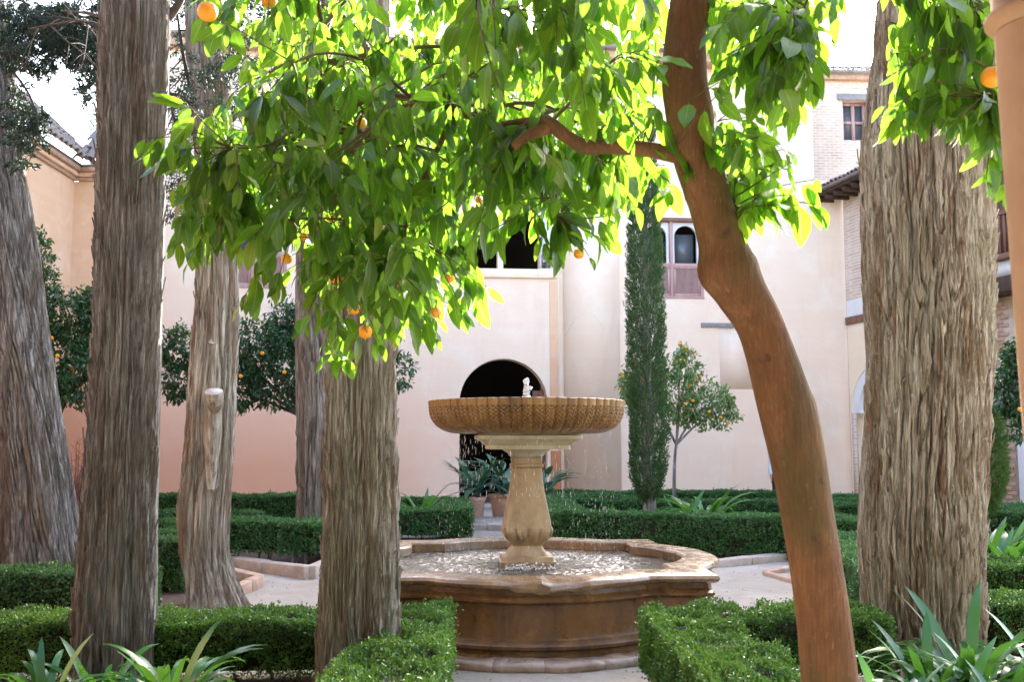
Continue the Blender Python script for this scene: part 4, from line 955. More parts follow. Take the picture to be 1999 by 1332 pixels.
# ---- background orange trees
def bg_orange(label, D, trunk, blobs, nl, mat, leaf, oranges=(), tr=.06, no=0):
    base = at(trunk[0][0], trunk[0][1], D); root = empty('orange_tree', (base.x, D, 0)); tag(root, label, 'tree')
    P = [(base.x, D, 0)] + [tuple(at(x, y, D)) for x, y in trunk]; Q = spline(P, 16)
    mb = MB(); mb.add(*tubeVF(Q, np.linspace(tr, tr * .5, 16), 9)); top = Q[-1]
    cen = []; rad = []
    for (x, y, rx, ry, dd) in blobs:
        c = np.array(at(x, y, D + dd)); cen.append(c); rad.append((rx / F * D, rx / F * D * .8, ry / F * D))
        mb.add(*tubeVF(spline([Q[13], (Q[13] + c) / 2 + [0, 0, .1], c], 8), np.linspace(tr * .5, .012, 8), 6))
    mb.build('trunk', M['twig_dark'] if mat == 'oleaf_bg' else M['bark'], root, True)
    w_ = np.array([r[0] * r[2] for r in rad]); w_ = w_ / w_.sum(); k = rng.choice(len(cen), nl // 7, p=w_)
    cc = np.array(cen)[k]; rd = np.array(rad)[k]; dr_ = rand_dir(len(k)); q = rng.uniform(.45, 1.0, len(k)) ** .6
    tips = cc + dr_ * rd * q[:, None] * (1 + .25 * vn(dr_[:, 0] * 2 + k, dr_[:, 1] * 2, dr_[:, 2] * 2))[:, None]
    tip = np.repeat(tips, 7, 0); out = np.repeat(nrm(dr_ + [0, 0, .1]), 7, 0); n = len(tip)
    Pp = tip + rand_dir(n) * leaf * .7; Dd = nrm(out * .6 + rand_dir(n) * .8 + [0, 0, -.35]); l = leaf * rng.uniform(.75, 1.25, n)
    V, q_, uv = leafVF(Pp, Dd, nrm(rand_dir(n) * .7 + [0, 0, .9]), l, l * .42, rows=np.array([0, .35, .75, 1.0]))
    mesh('crown', V, q_, M[mat], root, smooth=True, uv=uv)['kind'] = 'stuff'
    pts = [np.array(at(x, y, D - .55)) for x, y in oranges]
    for _ in range(no):
        i = rng.integers(len(cen)); d = rand_dir(1)[0]; d[1] = -abs(d[1]); pts.append(cen[i] + d * np.array(rad[i]) * .95)
    for p in pts: inst('orange_fruit', FRUIT, Matrix.Translation(p) @ Matrix.Scale(.036, 4), root)
# fruit mesh (slightly flattened sphere with stem dimple)
prof = [(math.sin(t) * (1 + .02 * math.sin(3 * t)), math.cos(t) * .95 - .05 * math.exp(-(t / .25) ** 2)) for t in np.linspace(.001, math.pi - .001, 13)]
V, Fq = latheVF(prof[::-1], 18); FRUIT = bpy.data.meshes.new('orange_fruit'); FRUIT.from_pydata([tuple(v) for v in V], [], [tuple(map(int, f)) for f in Fq])
FRUIT.materials.append(M['orange']); FRUIT.polygons.foreach_set('use_smooth', [True] * len(FRUIT.polygons))
bg_orange('dark orange tree between the two leftmost cypress trunks', 16.5, [(118, 960), (112, 850), (118, 800)], [(140, 620, 62, 60, 0), (120, 700, 75, 70, 0), (160, 740, 50, 55, -.3), (85, 560, 30, 60, 0), (80, 500, 18, 50, .2), (180, 600, 30, 40, 0)], 9000, 'oleaf_bg', .085, [(112, 695), (140, 720), (100, 660)])
bg_orange('dark spreading orange tree behind the middle cypresses', 17.0, [(600, 960), (592, 850), (590, 800)], [(345, 680, 38, 45, 0), (350, 740, 38, 40, 0), (500, 680, 55, 62, 0), (540, 720, 70, 75, 0), (600, 650, 60, 60, .3), (700, 690, 70, 60, .3), (770, 725, 40, 38, 0), (470, 760, 40, 45, 0), (440, 690, 40, 50, .3), (560, 620, 40, 35, .2)], 15000, 'oleaf_bg', .085, [(555, 727), (470, 735), (770, 760), (512, 690)])
bg_orange('small pale orange tree full of fruit right of the green cypress column', 21.5, [(1316, 965), (1317, 900), (1322, 855)], [(1330, 770, 55, 60, 0), (1380, 790, 55, 45, 0), (1260, 760, 50, 50, 0), (1340, 720, 30, 40, 0), (1410, 800, 32, 32, 0), (1240, 745, 35, 35, .2), (1330, 690, 12, 22, 0)], 6500, 'oleaf_far', .09, [], .05, 40)
bg_orange('dark orange tree at the right edge beside the brick pier', 13.5, [(2120, 960), (2110, 850)], [(2000, 760, 60, 70, 0), (1990, 700, 35, 35, 0), (2060, 740, 90, 110, 0), (1985, 830, 22, 35, 0)], 6000, 'oleaf_bg', .085, [(1992, 800)])
def dry_bush():
    c = at(150, 960, 17.5); root = empty('dry_shrub', (c.x, 17.5, 0)); tag(root, 'bare brown shrub between the two leftmost trunks at the orange wall', 'shrub'); mb = MB()
    for _ in range(46):
        a_ = random.uniform(0, 6.28); L = random.uniform(.7, 1.7); s_ = random.uniform(.08, .4)
        P = [(c.x, 17.5, 0), (c.x + s_ * .4 * math.cos(a_), 17.5 + s_ * .4 * math.sin(a_), L * .5), (c.x + s_ * math.cos(a_), 17.5 + s_ * math.sin(a_), L)]
        Q = spline(P, 6); mb.add(*tubeVF(Q, np.linspace(.014, .003, 6), 5, False))
        for _ in range(6):
            b = Q[random.randint(2, 5)]; d = nrm(rand_dir(1)[0] + [0, 0, .7]); mb.add(*tubeVF([b, b + d * random.uniform(.15, .35)], [.004, .002], 4, False))
    mb.build('twigs', M['wood'], root)
dry_bush()

# ================================================================== FOUNTAIN
FX, FY = .137, 9.5
fo = empty('fountain', (FX, FY, 0), R(3)); tag(fo, 'carved stone fountain with scalloped bowl over a lobed pool basin', 'fountain')
FMAT = Matrix.Translation((FX, FY, 0)) @ Matrix.Rotation(R(3), 4, 'Z')
def fw(V):  # fountain local -> world
    V = np.asarray(V, float); m = np.array(FMAT); return V @ m[:3, :3].T + m[:3, 3]
def outline(s=1.345, c=.86, g=.325, n=31):
    Rr = (c * c + g * g) / (2 * g); a0 = math.asin(c / Rr); pts = []
    side = [(-s, -s)] + [(Rr * math.sin(t), -s + Rr * math.cos(a0) - Rr * math.cos(t)) for t in np.linspace(-a0, a0, n)]
    for k in range(4):
        th = k * math.pi / 2; ct, st = math.cos(th), math.sin(th)
        pts += [(x * ct - y * st, x * st + y * ct) for x, y in side]
    return np.array(pts)
OUT = outline(); NO = len(OUT)
def offs(P, o):
    n = len(P); a_ = np.roll(P, 1, 0); b_ = np.roll(P, -1, 0); d1 = nrm(P - a_); d2 = nrm(b_ - P)
    n1 = np.stack([d1[:, 1], -d1[:, 0]], 1); n2 = np.stack([d2[:, 1], -d2[:, 0]], 1); m = nrm(n1 + n2)
    return P + m * (o / np.clip((m * n1).sum(1), .5, 1))[:, None]
def sweep(prof, closed_prof=False, P=None, idx=None, dmg=None):
    P = OUT if P is None else P; rings = []
    for (o, z) in prof:
        q = offs(P, o); r_ = np.concatenate([q, np.full((len(q), 1), z)], 1)
        if idx is not None: r_ = r_[idx]
        rings.append(r_)
    V = np.concatenate(rings); n = len(rings[0]); m = len(prof); Fs = []
    J = range(n) if idx is None else range(n - 1); I = range(m) if closed_prof else range(m - 1)
    for i in I:
        for j in J: Fs.append([i * n + j, i * n + (j + 1) % n, ((i + 1) % m) * n + (j + 1) % n, ((i + 1) % m) * n + j])
    return V, np.array(Fs), n, m
ZR, ZW = .63, .535
wall_prof = [(.16, 0), (.16, .05), (.09, .07), (.085, .10), (.115, .115), (.12, .14), (.10, .16), (.055, .175), (.045, .20), (.04, .43), (.05, .445), (.075, .46), (.08, .48), (.05, .495), (.035, .51), (.03, .555)]
V, Fq, _, _ = sweep(wall_prof); o = mesh('basin_wall', fw(V), Fq, M['basin'], fo, smooth=True)
o.data.set_sharp_from_angle(angle=R(38))
V, Fq, _, _ = sweep([(-.21, .555), (-.21, .2)]); mesh('inner_wall', fw(V), Fq[:, ::-1], M['coping'], fo)
# coping stones
cop = [(-.225, .54), (-.225, ZR - .015), (-.21, ZR), (.07, ZR), (.10, ZR - .012), (.112, ZR - .035), (.10, ZR - .06), (.07, ZR - .075), (.03, ZR - .08), (.03, .54)]
side_n = 32
def chip(V):
    # broken, worn edge on the front lobe
    x, y, z = V[:, 0], V[:, 1], V[:, 2]; d = np.exp(-((x - .02) / .26) ** 2) * (y < -1.2)
    nzz = np.clip(.55 + .9 * vn(x * 11, y * 11, z * 14), 0, 1.3)
    outer = np.clip((-y - 1.50) / .2, 0, 1)
    V[:, 2] -= d * outer * (.075 * nzz) * (z > .56); V[:, 1] += d * outer * (.07 * nzz)
    V[:, 2] += .0035 * vn(x * 7, y * 7, 1.0); return V
for k in range(4):
    b = k * side_n
    for idx in ([(b + q) % NO for q in range(-5, 6)], [b + q for q in range(5, 17)], [b + q for q in range(16, 28)]):
        V, Fq, n, m = sweep(cop, True, idx=idx)
        # densify visible front lobe for chip
        V = chip(V.copy()); c = V.mean(0); V[:, :2] = V[:, :2]
        caps = [np.array([[i * n for i in range(m)]]), np.array([[i * n + n - 1 for i in range(m)][::-1]])]
        o = mesh('coping_stone', fw(V), [Fq, *caps], M['coping'], fo, smooth=True); o.data.set_sharp_from_angle(angle=R(40))
# step blocks round the foot
P2 = OUT * 1.0
stp = [(.15, -.03), (.30, -.03), (.315, .03), (.29, .055), (.27, .06), (.15, .065)]
for k in range(4):
    b = k * side_n
    for idx in ([(b + q) % NO for q in range(-5, 6)], [b + q for q in range(5, 12)], [b + q for q in range(11, 17)], [b + q for q in range(16, 23)], [b + q for q in range(22, 28)]):
        V, Fq, n, m = sweep(stp, True, idx=idx); V = V.copy(); V[:, 2] += .012 * vn(V[:, 0] * 9, V[:, 1] * 9, 0) ; V[:, :2] *= (1 + .006 * vn(V[:, 0] * 6, V[:, 1] * 6, V[:, 2] * 20))[:, None]
        caps = [np.array([[i * n for i in range(m)]]), np.array([[i * n + n - 1 for i in range(m)][::-1]])]
        mesh('base_stone', fw(V), [Fq, *caps], M['step'], fo)
# pool floor and water
PL = offs(OUT, -.215); T_ = tessellate_polygon([[Vector((*p, 0)) for p in PL]])
mesh('pool_floor', fw(np.concatenate([PL, np.full((NO, 1), .22)], 1)), [tuple(t) for t in T_], M['poolfloor'], fo)
def water():
    n = 240; xs = np.linspace(-1.6, 1.6, n); X, Y = np.meshgrid(xs, xs); rr = np.hypot(X, Y)
    ring = np.exp(-((rr - .78) / .33) ** 2); rough = .5 + .5 * vn(X * 2.5, Y * 2.5, 0)
    Z = ZW + .006 * fbm(X * 8, Y * 8, 0 * X, 3) + ring * .013 * (np.abs(vn(X * 24, Y * 24, 0 * X)) * 1.6 + .5 * vn(X * 48, Y * 48, 0 * X)) * (.5 + rough) + .002 * np.sin(rr * 60) * np.exp(-((rr - 1.2) / .4) ** 2)
    ins = inpoly(X.ravel(), Y.ravel(), [tuple(p) for p in offs(OUT, -.19)]).reshape(n, n)
    V = np.stack([X, Y, Z], -1).reshape(-1, 3); i, j = np.meshgrid(np.arange(n - 1), np.arange(n - 1), indexing='ij')
    ok = ins[:-1, :-1] & ins[1:, :-1] & ins[:-1, 1:] & ins[1:, 1:]; i = i[ok]; j = j[ok]
    Fq = np.stack([i * n + j, i * n + j + 1, (i + 1) * n + j + 1, (i + 1) * n + j], -1)
    used = np.unique(Fq); mp = -np.ones(len(V), int); mp[used] = np.arange(len(used))
    o = mesh('water_surface', fw(V[used]), mp[Fq], M['water'], fo, smooth=True)
water()
# pedestal: square section loft
def square_loft(prof, n=12, flute=None):
    rings = []; t = np.linspace(-1, 1, n, endpoint=False)
    sq = np.concatenate([np.stack([t, -np.ones(n)], 1), np.stack([np.ones(n), t], 1), np.stack([-t, np.ones(n)], 1), np.stack([-np.ones(n), -t], 1)])
    for (h, z, rd) in prof:
        q = sq.copy(); L4 = (np.abs(q) ** (2 + 14 * (1 - rd))).sum(1) ** (1 / (2 + 14 * (1 - rd))); q = q / L4[:, None] * h
        if flute and flute[0] < z < flute[1]:
            f = math.sin(math.pi * (z - flute[0]) / (flute[1] - flute[0])); k = np.where(np.abs(sq[:, 1]) == 1, sq[:, 0], sq[:, 1])
            dd = np.abs(np.sin((k + 1) * 2.5 * math.pi / 2 * 1.0 + 0)); q = q * (1 - .10 * f * (1 - np.sqrt(np.abs(np.sin((k + 1) / 2 * math.pi * 4))))[:, None])
        rings.append(np.concatenate([q, np.full((4 * n, 1), z)], 1))
    V = np.concatenate(rings); m = len(prof); nn = 4 * n; i = np.arange(m - 1)[:, None] * nn; j = np.arange(nn)[None]; k = (j + 1) % nn
    return V, np.stack([i + j, i + k, i + nn + k, i + nn + j], -1).reshape(-1, 4)
def cz(py): return at(1028, py, FY).z
def sqpart(name, prof, mat, parent=fo, n=14, flute=None, sm=True):
    V, Fq = square_loft(prof, n, flute); nn = 4 * n; caps = [np.arange(nn)[None, ::-1], (np.arange(nn) + (len(prof) - 1) * nn)[None]]
    o = mesh(name, fw(V), [Fq, *caps], M[mat], parent, smooth=sm); o.data.set_sharp_from_angle(angle=R(35)); return o
zb = ZW - .3
sqpart('plinth_slab', [(.25, .2, 0), (.25, ZW + .03, 0), (.262, ZW + .035, 0), (.262, ZW + .055, 0), (.245, ZW + .06, 0), (.235, ZW + .095, 0), (.20, ZW + .10, 0)], 'pedestal')
sqpart('base_molding', [(.19, ZW + .101, 0), (.175, ZW + .13, 0), (.15, ZW + .16, .1), (.135, ZW + .185, .2), (.14, ZW + .20, .2), (.15, ZW + .205, .2)], 'pedestal')
zg0, zg1 = ZW + .206, cz(1028)
pr = [(.15 + (.235 - .15) * math.sin(t * math.pi * .62) / 1.0, zg0 + (zg1 - zg0) * t, .35) for t in np.linspace(0, 1, 14)]
sqpart('gadrooned_bulb', pr, 'pedestal', n=40, flute=(zg0 + .01, zg1 + .02))
ss = [(.225, zg1 + .001, .15), (.218, cz(1022), .15), (.205, cz(1005), .12), (.185, cz(985), .1), (.162, cz(960), .1), (.148, cz(940), .1), (.140, cz(920), .1), (.138, cz(914), .1)]
sqpart('baluster_shaft', ss, 'pedestal')
sqpart('neck_ring', [(.140, cz(913.5), .1), (.155, cz(911), .1), (.155, cz(907), .1), (.140, cz(905), .1), (.142, cz(893), .1)], 'pedestal')
V, Fq = latheVF([(.145, cz(892.6)), (.165, cz(890)), (.175, cz(886)), (.19, cz(884)), (.225, cz(879)), (.235, cz(877.5))], 48); o = mesh('capital', fw(V), Fq, M['plinth'], fo, smooth=True)
sqpart('abacus', [(.36, cz(877.3), 0), (.385, cz(877), 0), (.385, cz(870), 0), (.40, cz(868.5), 0), (.41, cz(867), 0), (.435, cz(862), 0), (.47, cz(859), 0), (.49, cz(857.5), 0), (.49, cz(851), 0), (.45, cz(849), 0), (.45, cz(848), 0)], 'plinth')
# scalloped bowl with woven relief
def bowl():
    LB = 56; n = LB * 22; a = np.linspace(0, 2 * np.pi, n, endpoint=False)
    z0, z1 = cz(848), cz(788) + .015
    keys = np.array([(.40, z0 + .0), (.60, z0 + .003), (.72, z0 + .012), (.80, z0 + .04), (.86, z0 + .08), (.905, z0 + .14), (.925, z0 + .20), (.932, z1 - .03), (.935, z1)])
    prof = spline(keys, 96); rings = []
    for q, (r, z) in enumerate(prof):
        t = (z - z0) / (z1 - z0); lob = np.abs(np.sin(a * LB / 2)) ** .55; amp = .024 if z < z1 - .004 else .014
        if r < .62: amp *= max(0, (r - .4) / .22)
        if t < .12 and r > .62: amp = .028
        rr = r + amp * (lob - 1)
        if .16 < t < .80:
            ph = a * LB / 2 / np.pi * 2; tri = np.abs((ph % 1) * 2 - 1); zz = (t * 9 + tri * .95) % 1
            groove = np.clip(1.25 - np.abs(zz - .5) / .26, 0, 1); rr = rr - .015 * groove
            rr = rr - .006 * np.clip(1 - np.minimum(tri, 1 - tri) / .08, 0, 1)
        rings.append(np.stack([rr * np.cos(a), rr * np.sin(a), np.full(n, z)], 1))
    # rim top and inside
    for (r, z) in ((.925, z1 + .006), (.88, z1 + .004), (.86, z1 - .02), (.75, z1 - .1), (.4, z1 - .16), (.02, z1 - .17)): rings.append(np.stack([r * np.cos(a), r * np.sin(a), np.full(n, z)], 1))
    V = np.concatenate(rings); m = len(rings); i = np.arange(m - 1)[:, None] * n; j = np.arange(n)[None]; k = (j + 1) % n
    Fq = np.stack([i + j, i + k, i + n + k, i + n + j], -1).reshape(-1, 4); mesh('bowl', fw(V), Fq, M['bowl'], fo, smooth=True)
    zz = z1 - .012; V, Fs = latheVF([(.875, zz), (.02, zz)], 64); mesh('bowl_water', fw(V), Fs, M['water'], fo)
    return z0, z1
bz0, bz1 = bowl()
def ico(r=1):
    t = (1 + 5 ** .5) / 2; v = nrm(np.array([(-1, t, 0), (1, t, 0), (-1, -t, 0), (1, -t, 0), (0, -1, t), (0, 1, t), (0, -1, -t), (0, 1, -t), (t, 0, -1), (t, 0, 1), (-t, 0, -1), (-t, 0, 1)], float))
    f = np.array([(0, 11, 5), (0, 5, 1), (0, 1, 7), (0, 7, 10), (0, 10, 11), (1, 5, 9), (5, 11, 4), (11, 10, 2), (10, 7, 6), (7, 1, 8), (3, 9, 4), (3, 4, 2), (3, 2, 6), (3, 6, 8), (3, 8, 9), (4, 9, 5), (2, 4, 11), (6, 2, 10), (8, 6, 7), (9, 8, 1)]); return v * r, f
def blobs(name, P, S, mat, parent, stretch=None):
    v, f = ico(); n = len(P); St = np.ones((n, 3)) if stretch is None else stretch
    V = P[:, None] + v[None] * (S[:, None] * St)[:, None]; Fs = (f[None] + (np.arange(n) * 12)[:, None, None]).reshape(-1, 3)
    o = mesh(name, fw(V.reshape(-1, 3)), Fs, M[mat], parent, smooth=True); o['kind'] = 'stuff'; return o
# jet
n = 260; t = rng.uniform(0, 1, n) ** 1.2; jr = .012 + .035 * (1 - t) ** 2 + .012 * np.sin(t * 9) ** 2; a = rng.uniform(0, 6.28, n)
P = np.stack([jr * np.cos(a) * rng.uniform(0, 1, n), jr * np.sin(a) * rng.uniform(0, 1, n), bz1 - .02 + t * .24], 1)
P[:, 0] += np.where((t > .55) & (t < .68) & (rng.uniform(size=n) < .35), rng.uniform(0, .05, n), 0)
blobs('water_jet', P, rng.uniform(.007, .017, n), 'drop', fo)
# falling drips
n = 620; a = rng.uniform(0, 6.28, n); rr = rng.choice([.74, .80, .85], n) + rng.uniform(-.05, .05, n); cl = np.round(a * 22 / 6.28) * 6.28 / 22; a = np.where(rng.uniform(size=n) < .6, cl + rng.normal(0, .02, n), a)
P = np.stack([rr * np.cos(a), rr * np.sin(a), rng.uniform(ZW, bz0, n)], 1); S = rng.uniform(.0007, .0019, n)
blobs('falling_drops', P, S, 'drop', fo, np.stack([np.ones(n), np.ones(n), rng.uniform(5, 16, n)], 1))
n = 240; a = rng.uniform(2.6, 5.2, n); rr = rng.uniform(.60, .82, n); P = np.stack([rr * np.cos(a), rr * np.sin(a), rng.uniform(bz0 - .55, bz0, n)], 1)
blobs('falling_drops', P, rng.uniform(.0009, .0022, n), 'drop', fo, np.stack([np.ones(n), np.ones(n), rng.uniform(7, 22, n)], 1))
# splashes on the pool
n = 1300; a = rng.uniform(0, 6.28, n); rr = np.clip(rng.normal(.82, .15, n), .45, 1.3); dn = vn(np.cos(a) * 2.5, np.sin(a) * 2.5, rr * 3) + .5 * vn(np.cos(a) * 9, np.sin(a) * 9, rr * 12) > .02
a, rr = a[dn], rr[dn]; n = len(a); P = np.stack([rr * np.cos(a), rr * np.sin(a), ZW + .008 + rng.exponential(.008, n)], 1)
blobs('splash', P, rng.uniform(.001, .0040, n) ** 1.0, 'drop', fo, np.stack([rng.uniform(.8, 1.8, n), rng.uniform(.8, 1.8, n), np.ones(n)], 1))
n = 130; cxx = rng.choice([-.16, -.03, .12], n); P = np.stack([cxx + rng.normal(0, .05, n), -.42 + rng.normal(0, .03, n), ZW + .01 + np.abs(rng.normal(0, .025, n))], 1)
blobs('splash', P, rng.uniform(.004, .010, n), 'drop', fo)

# ================================================================== STRAP-LEAF PLANTS, POTS
def strap_mesh(L, W_, droop, tw, nm='leaf', mat='strap'):
    m = 11; V = []; uv = []
    for i in range(m):
        t = i / (m - 1); ang = R(82) - droop * t ** 1.4
        if i == 0: x, z = 0, 0
        else: x += L / (m - 1) * math.cos(ang); z += L / (m - 1) * math.sin(ang)
        w_ = W_ * (.55 + .45 * math.sin(min(1, t * 1.6) * math.pi / 2)) * (1 - max(0, (t - .7) / .3) ** 2 * .97)
        for s_ in (-1, 0, 1): V.append((x + .0, s_ * w_ / 2, z + abs(s_) * w_ * .12 * math.cos(ang) + 0))
        uv += [(0, t), (.5, t), (1, t)]
    Fs = [(i * 3 + j, i * 3 + j + 1, i * 3 + 4 + j, i * 3 + 3 + j) for i in range(m - 1) for j in range(2)]
    me = bpy.data.meshes.new(nm); me.from_pydata(V, [], Fs); me.materials.append(M[mat]); me.polygons.foreach_set('use_smooth', [True] * len(Fs)); return me
STR = [strap_mesh(.64, .050, d, 0) for d in (.8, 1.4, 2.0, 2.5, 2.9)]
def strap_plant(label, x, y, n=18, s=1.0, name='strap_leaf_plant', lean=0):
    n = int(n * 2.3)
    root = empty(name, (x, y, 0)); tag(root, label, 'plant', 'strap leaved plants')
    for k in range(n):
        az = k * 2.399 + random.uniform(-.3, .3); q = (k / n); me = STR[min(4, int(q * 3.8 + random.random() * 1.9))]
        sc_ = s * random.uniform(.75, 1.12) * (1.08 - .15 * q)
        inst('leaf', me, Matrix.Translation((x + .03 * math.cos(az), y + .03 * math.sin(az), .01)) @ Matrix.Rotation(az, 4, 'Z') @ Matrix.Rotation(random.uniform(-.15, .15), 4, 'X') @ Matrix.Diagonal((sc_, sc_ * random.uniform(.85, 1.15), sc_, 1)), root)
def sp_at(label, px, D, **k): p = at(px, 1000, D); strap_plant(label, p.x, D, **k)
sp_at('strap leaved plant in the bottom left corner', 105, 5.9, n=18, s=.9)
sp_at('strap leaved plant arching in front of the second cypress foot', 205, 6.1, n=16, s=.85)
sp_at('tall upright strap leaved plant left of the middle cypress', 345, 5.9, n=18, s=1.05)
sp_at('small strap leaved plant at the bottom edge near the middle cypress', 465, 5.5, n=9, s=.72)
sp_at('low strap leaved plant cut off at the bottom left', 30, 5.6, n=12, s=.6)
sp_at('strap leaved plant nearest the orange trunk on the right', 1725, 5.4, n=16, s=.85)
sp_at('strap leaved plant in front of the massive right cypress', 1800, 5.9, n=20, s=1.0)
sp_at('large strap leaved plant with the tallest leaves at the foot of the right cypress', 1880, 6.1, n=24, s=1.25)
sp_at('strap leaved plant at the bottom right corner', 1965, 5.6, n=22, s=1.0)
sp_at('low strap leaved plant along the bottom right edge', 1900, 5.1, n=18, s=.8)
sp_at('strap leaved plant with drooping leaves low beside the orange trunk', 1770, 5.2, n=18, s=.8)
sp_at('dense strap leaved plant low in front of the right cypress foot', 1850, 5.5, n=20, s=.95)
sp_at('strap leaved plant filling the bottom edge under the tallest clump', 1830, 4.95, n=16, s=.85)
sp_at('strap leaved plant low in the bottom right corner beside the column', 1975, 5.0, n=18, s=.9)
sp_at('strap leaved plant between the tallest clump and the right corner', 1925, 5.8, n=18, s=1.05)
sp_at('strap leaved plant low between the two left cypress trunks', 270, 5.6, n=16, s=.8)
sp_at('strap leaved plant low at the bottom left beside the corner clump', 150, 5.5, n=16, s=.75)
sp_at('strap leaved plant low at the foot of the middle cypress', 410, 5.4, n=14, s=.75)
sp_at('strap leaved plant at the far right frame edge', 2030, 6.2, n=20, s=1.1)
sp_at('pale flowering clump between hedges at the right edge', 1945, 10.4, n=24, s=1.7)
sp_at('upright clump right of the massive trunk between hedges', 1915, 10.6, n=18, s=1.8)
sp_at('clump at the right frame edge between the hedges', 1990, 10.2, n=20, s=1.6)
sp_at('agapanthus clump in the bed behind the long hedge', 1375, 16.2, n=30, s=1.75)
sp_at('second agapanthus clump left of the larger one in the bed', 1335, 16.4, n=16, s=1.45)
sp_at('low agapanthus clump beside the cypress column foot', 1300, 16.2, n=14, s=1.3)
sp_at('low agapanthus clump left of the cypress column foot', 1190, 16.6, n=14, s=1.3)
sp_at('iris like clump in the small bed left of the pool', 822, 18.6, n=16, s=1.45)
sp_at('small clump at the left frame edge behind the low hedge', 15, 9.9, n=14, s=.95)
sp_at('small clump between the orange trunk and the right cypress', 1670, 12.8, n=8, s=1.1)

def broad_mesh():
    V, q, uv = leafVF(np.array([[0, 0, 0.]]), np.array([[0.55, 0, .83]]), np.array([[-.83, 0, .55]]), np.array([.34]), np.array([.11]), None, .2, .45)
    me = bpy.data.meshes.new('leaf'); me.from_pydata([tuple(v) for v in V], [], [tuple(map(int, f)) for f in q]); me.materials.append(M['broad']); me.polygons.foreach_set('use_smooth', [True] * len(q)); return me
BR = broad_mesh()
def pot(label, px, D, r, h, z0=.0, n=26, ls=1.0):
    p = at(px, 1000, D); root = empty('flower_pot', (p.x, D, z0)); tag(root, label, 'flower pot', 'terracotta pots at the doorway')
    prof = [(.001, 0), (r * .68, 0), (r * .70, .01), (r * .93, h - .075), (r * .95, h - .07), (r * 1.04, h - .068), (r * 1.06, h - .03), (r * 1.04, h), (r * .96, h), (r * .93, h - .04), (.001, h - .05)]
    V, Fq = latheVF(prof, 32); V = V + [p.x, D, z0]; o = mesh('pot', V, Fq, M['terracotta'], root, smooth=True); o.data.set_sharp_from_angle(angle=R(40))
    V, Fq = latheVF([(r * .93, h - .035), (.001, h - .03)], 24); mesh('soil', V + [p.x, D, z0], Fq, M['soil'], root)
    pr_ = empty('aspidistra', (p.x, D, z0 + h - .03)); tag(pr_, 'broad leaved plant in ' + label, 'plant', 'potted aspidistras')
    mb = MB()
    for k in range(n):
        az = k * 2.4 + random.uniform(-.4, .4); L = random.uniform(.12, .5) * ls; out = random.uniform(.1, .55) * L + .04
        b = np.array([p.x + .05 * math.cos(az), D + .05 * math.sin(az), z0 + h - .05]); e = b + [out * math.cos(az), out * math.sin(az), L]
        mb.add(*tubeVF(spline([b, (b + e) / 2 + [0, 0, .04], e], 5), .006, 5, False)); s_ = random.uniform(1.1, 1.6) * ls
        inst('leaf', BR, Matrix.Translation(e) @ Matrix.Rotation(az + random.uniform(-.3, .3), 4, 'Z') @ Matrix.Rotation(random.uniform(-.2, 1.0), 4, 'Y') @ Matrix.Scale(s_, 4), pr_)
    mb.build('leaf_stalks', M['broad'], pr_)['kind'] = 'stuff'
pot('small tapered terracotta pot at the left side of the doorway', 930, 21.0, .19, .52, 0, 26, 1.25)
pot('wide terracotta pot half hidden behind the fountain pedestal', 982, 21.4, .30, .52, 0.04, 30, 1.3)
pot('dark terracotta pot by the doorway right of the pedestal', 1062, 21.6, .2, .4, 0, 18, 1.2)
V, Fq = boxVF((at(955, 1000, 20.3).x, 20.2, .05), (1.2, 1.6, .13), 0, .01); o = bevel(mesh('gravel_step', V, Fq, M['sand']), .02); tag(o, 'low gravel covered step under the terracotta pots', 'step')

# ================================================================== FOREGROUND ORANGE TREES
LEAFM = []
for k in range(5):
    V, q, uv = leafVF(np.array([[0, 0, 0.]]), np.array([[0, 1., 0]]), np.array([[0, 0, 1.]]), np.array([1.]), np.array([.40 + .05 * (k % 3)]), None, .12 + .16 * (k % 2), .10 + .07 * k)
    V = V.copy(); V[:, 2] += .018 * np.sin(V[:, 1] * 17 + k * 2) * np.abs(V[:, 0]) / .2
    V = np.concatenate([V, [[-.006, -.12, 0], [.006, -.12, 0], [.006, .02, 0], [-.006, .02, 0]]])
    me_o = mesh('leaf', V, [q, np.array([[len(V) - 4, len(V) - 3, len(V) - 2, len(V) - 1]])], M['oleaf'], None, True, np.concatenate([uv, [[.5, 0]] * 4]))
    LEAFM.append(me_o.data); bpy.data.objects.remove(me_o)
LV = []; LF = None
for me in LEAFM:
    a_ = np.zeros(len(me.vertices) * 3, np.float32); me.vertices.foreach_get('co', a_); LV.append(a_.reshape(-1, 3).astype(float))
LF = np.array([list(p.vertices) for p in LEAFM[0].polygons]); LUV = np.zeros((len(LV[0]), 2)); 
_, q0, uv0 = leafVF(np.array([[0, 0, 0.]]), np.array([[0, 1., 0]]), np.array([[0, 0, 1.]]), np.array([1.]), np.array([.4])); LUV = np.concatenate([uv0, [[.5, 0]] * 4])
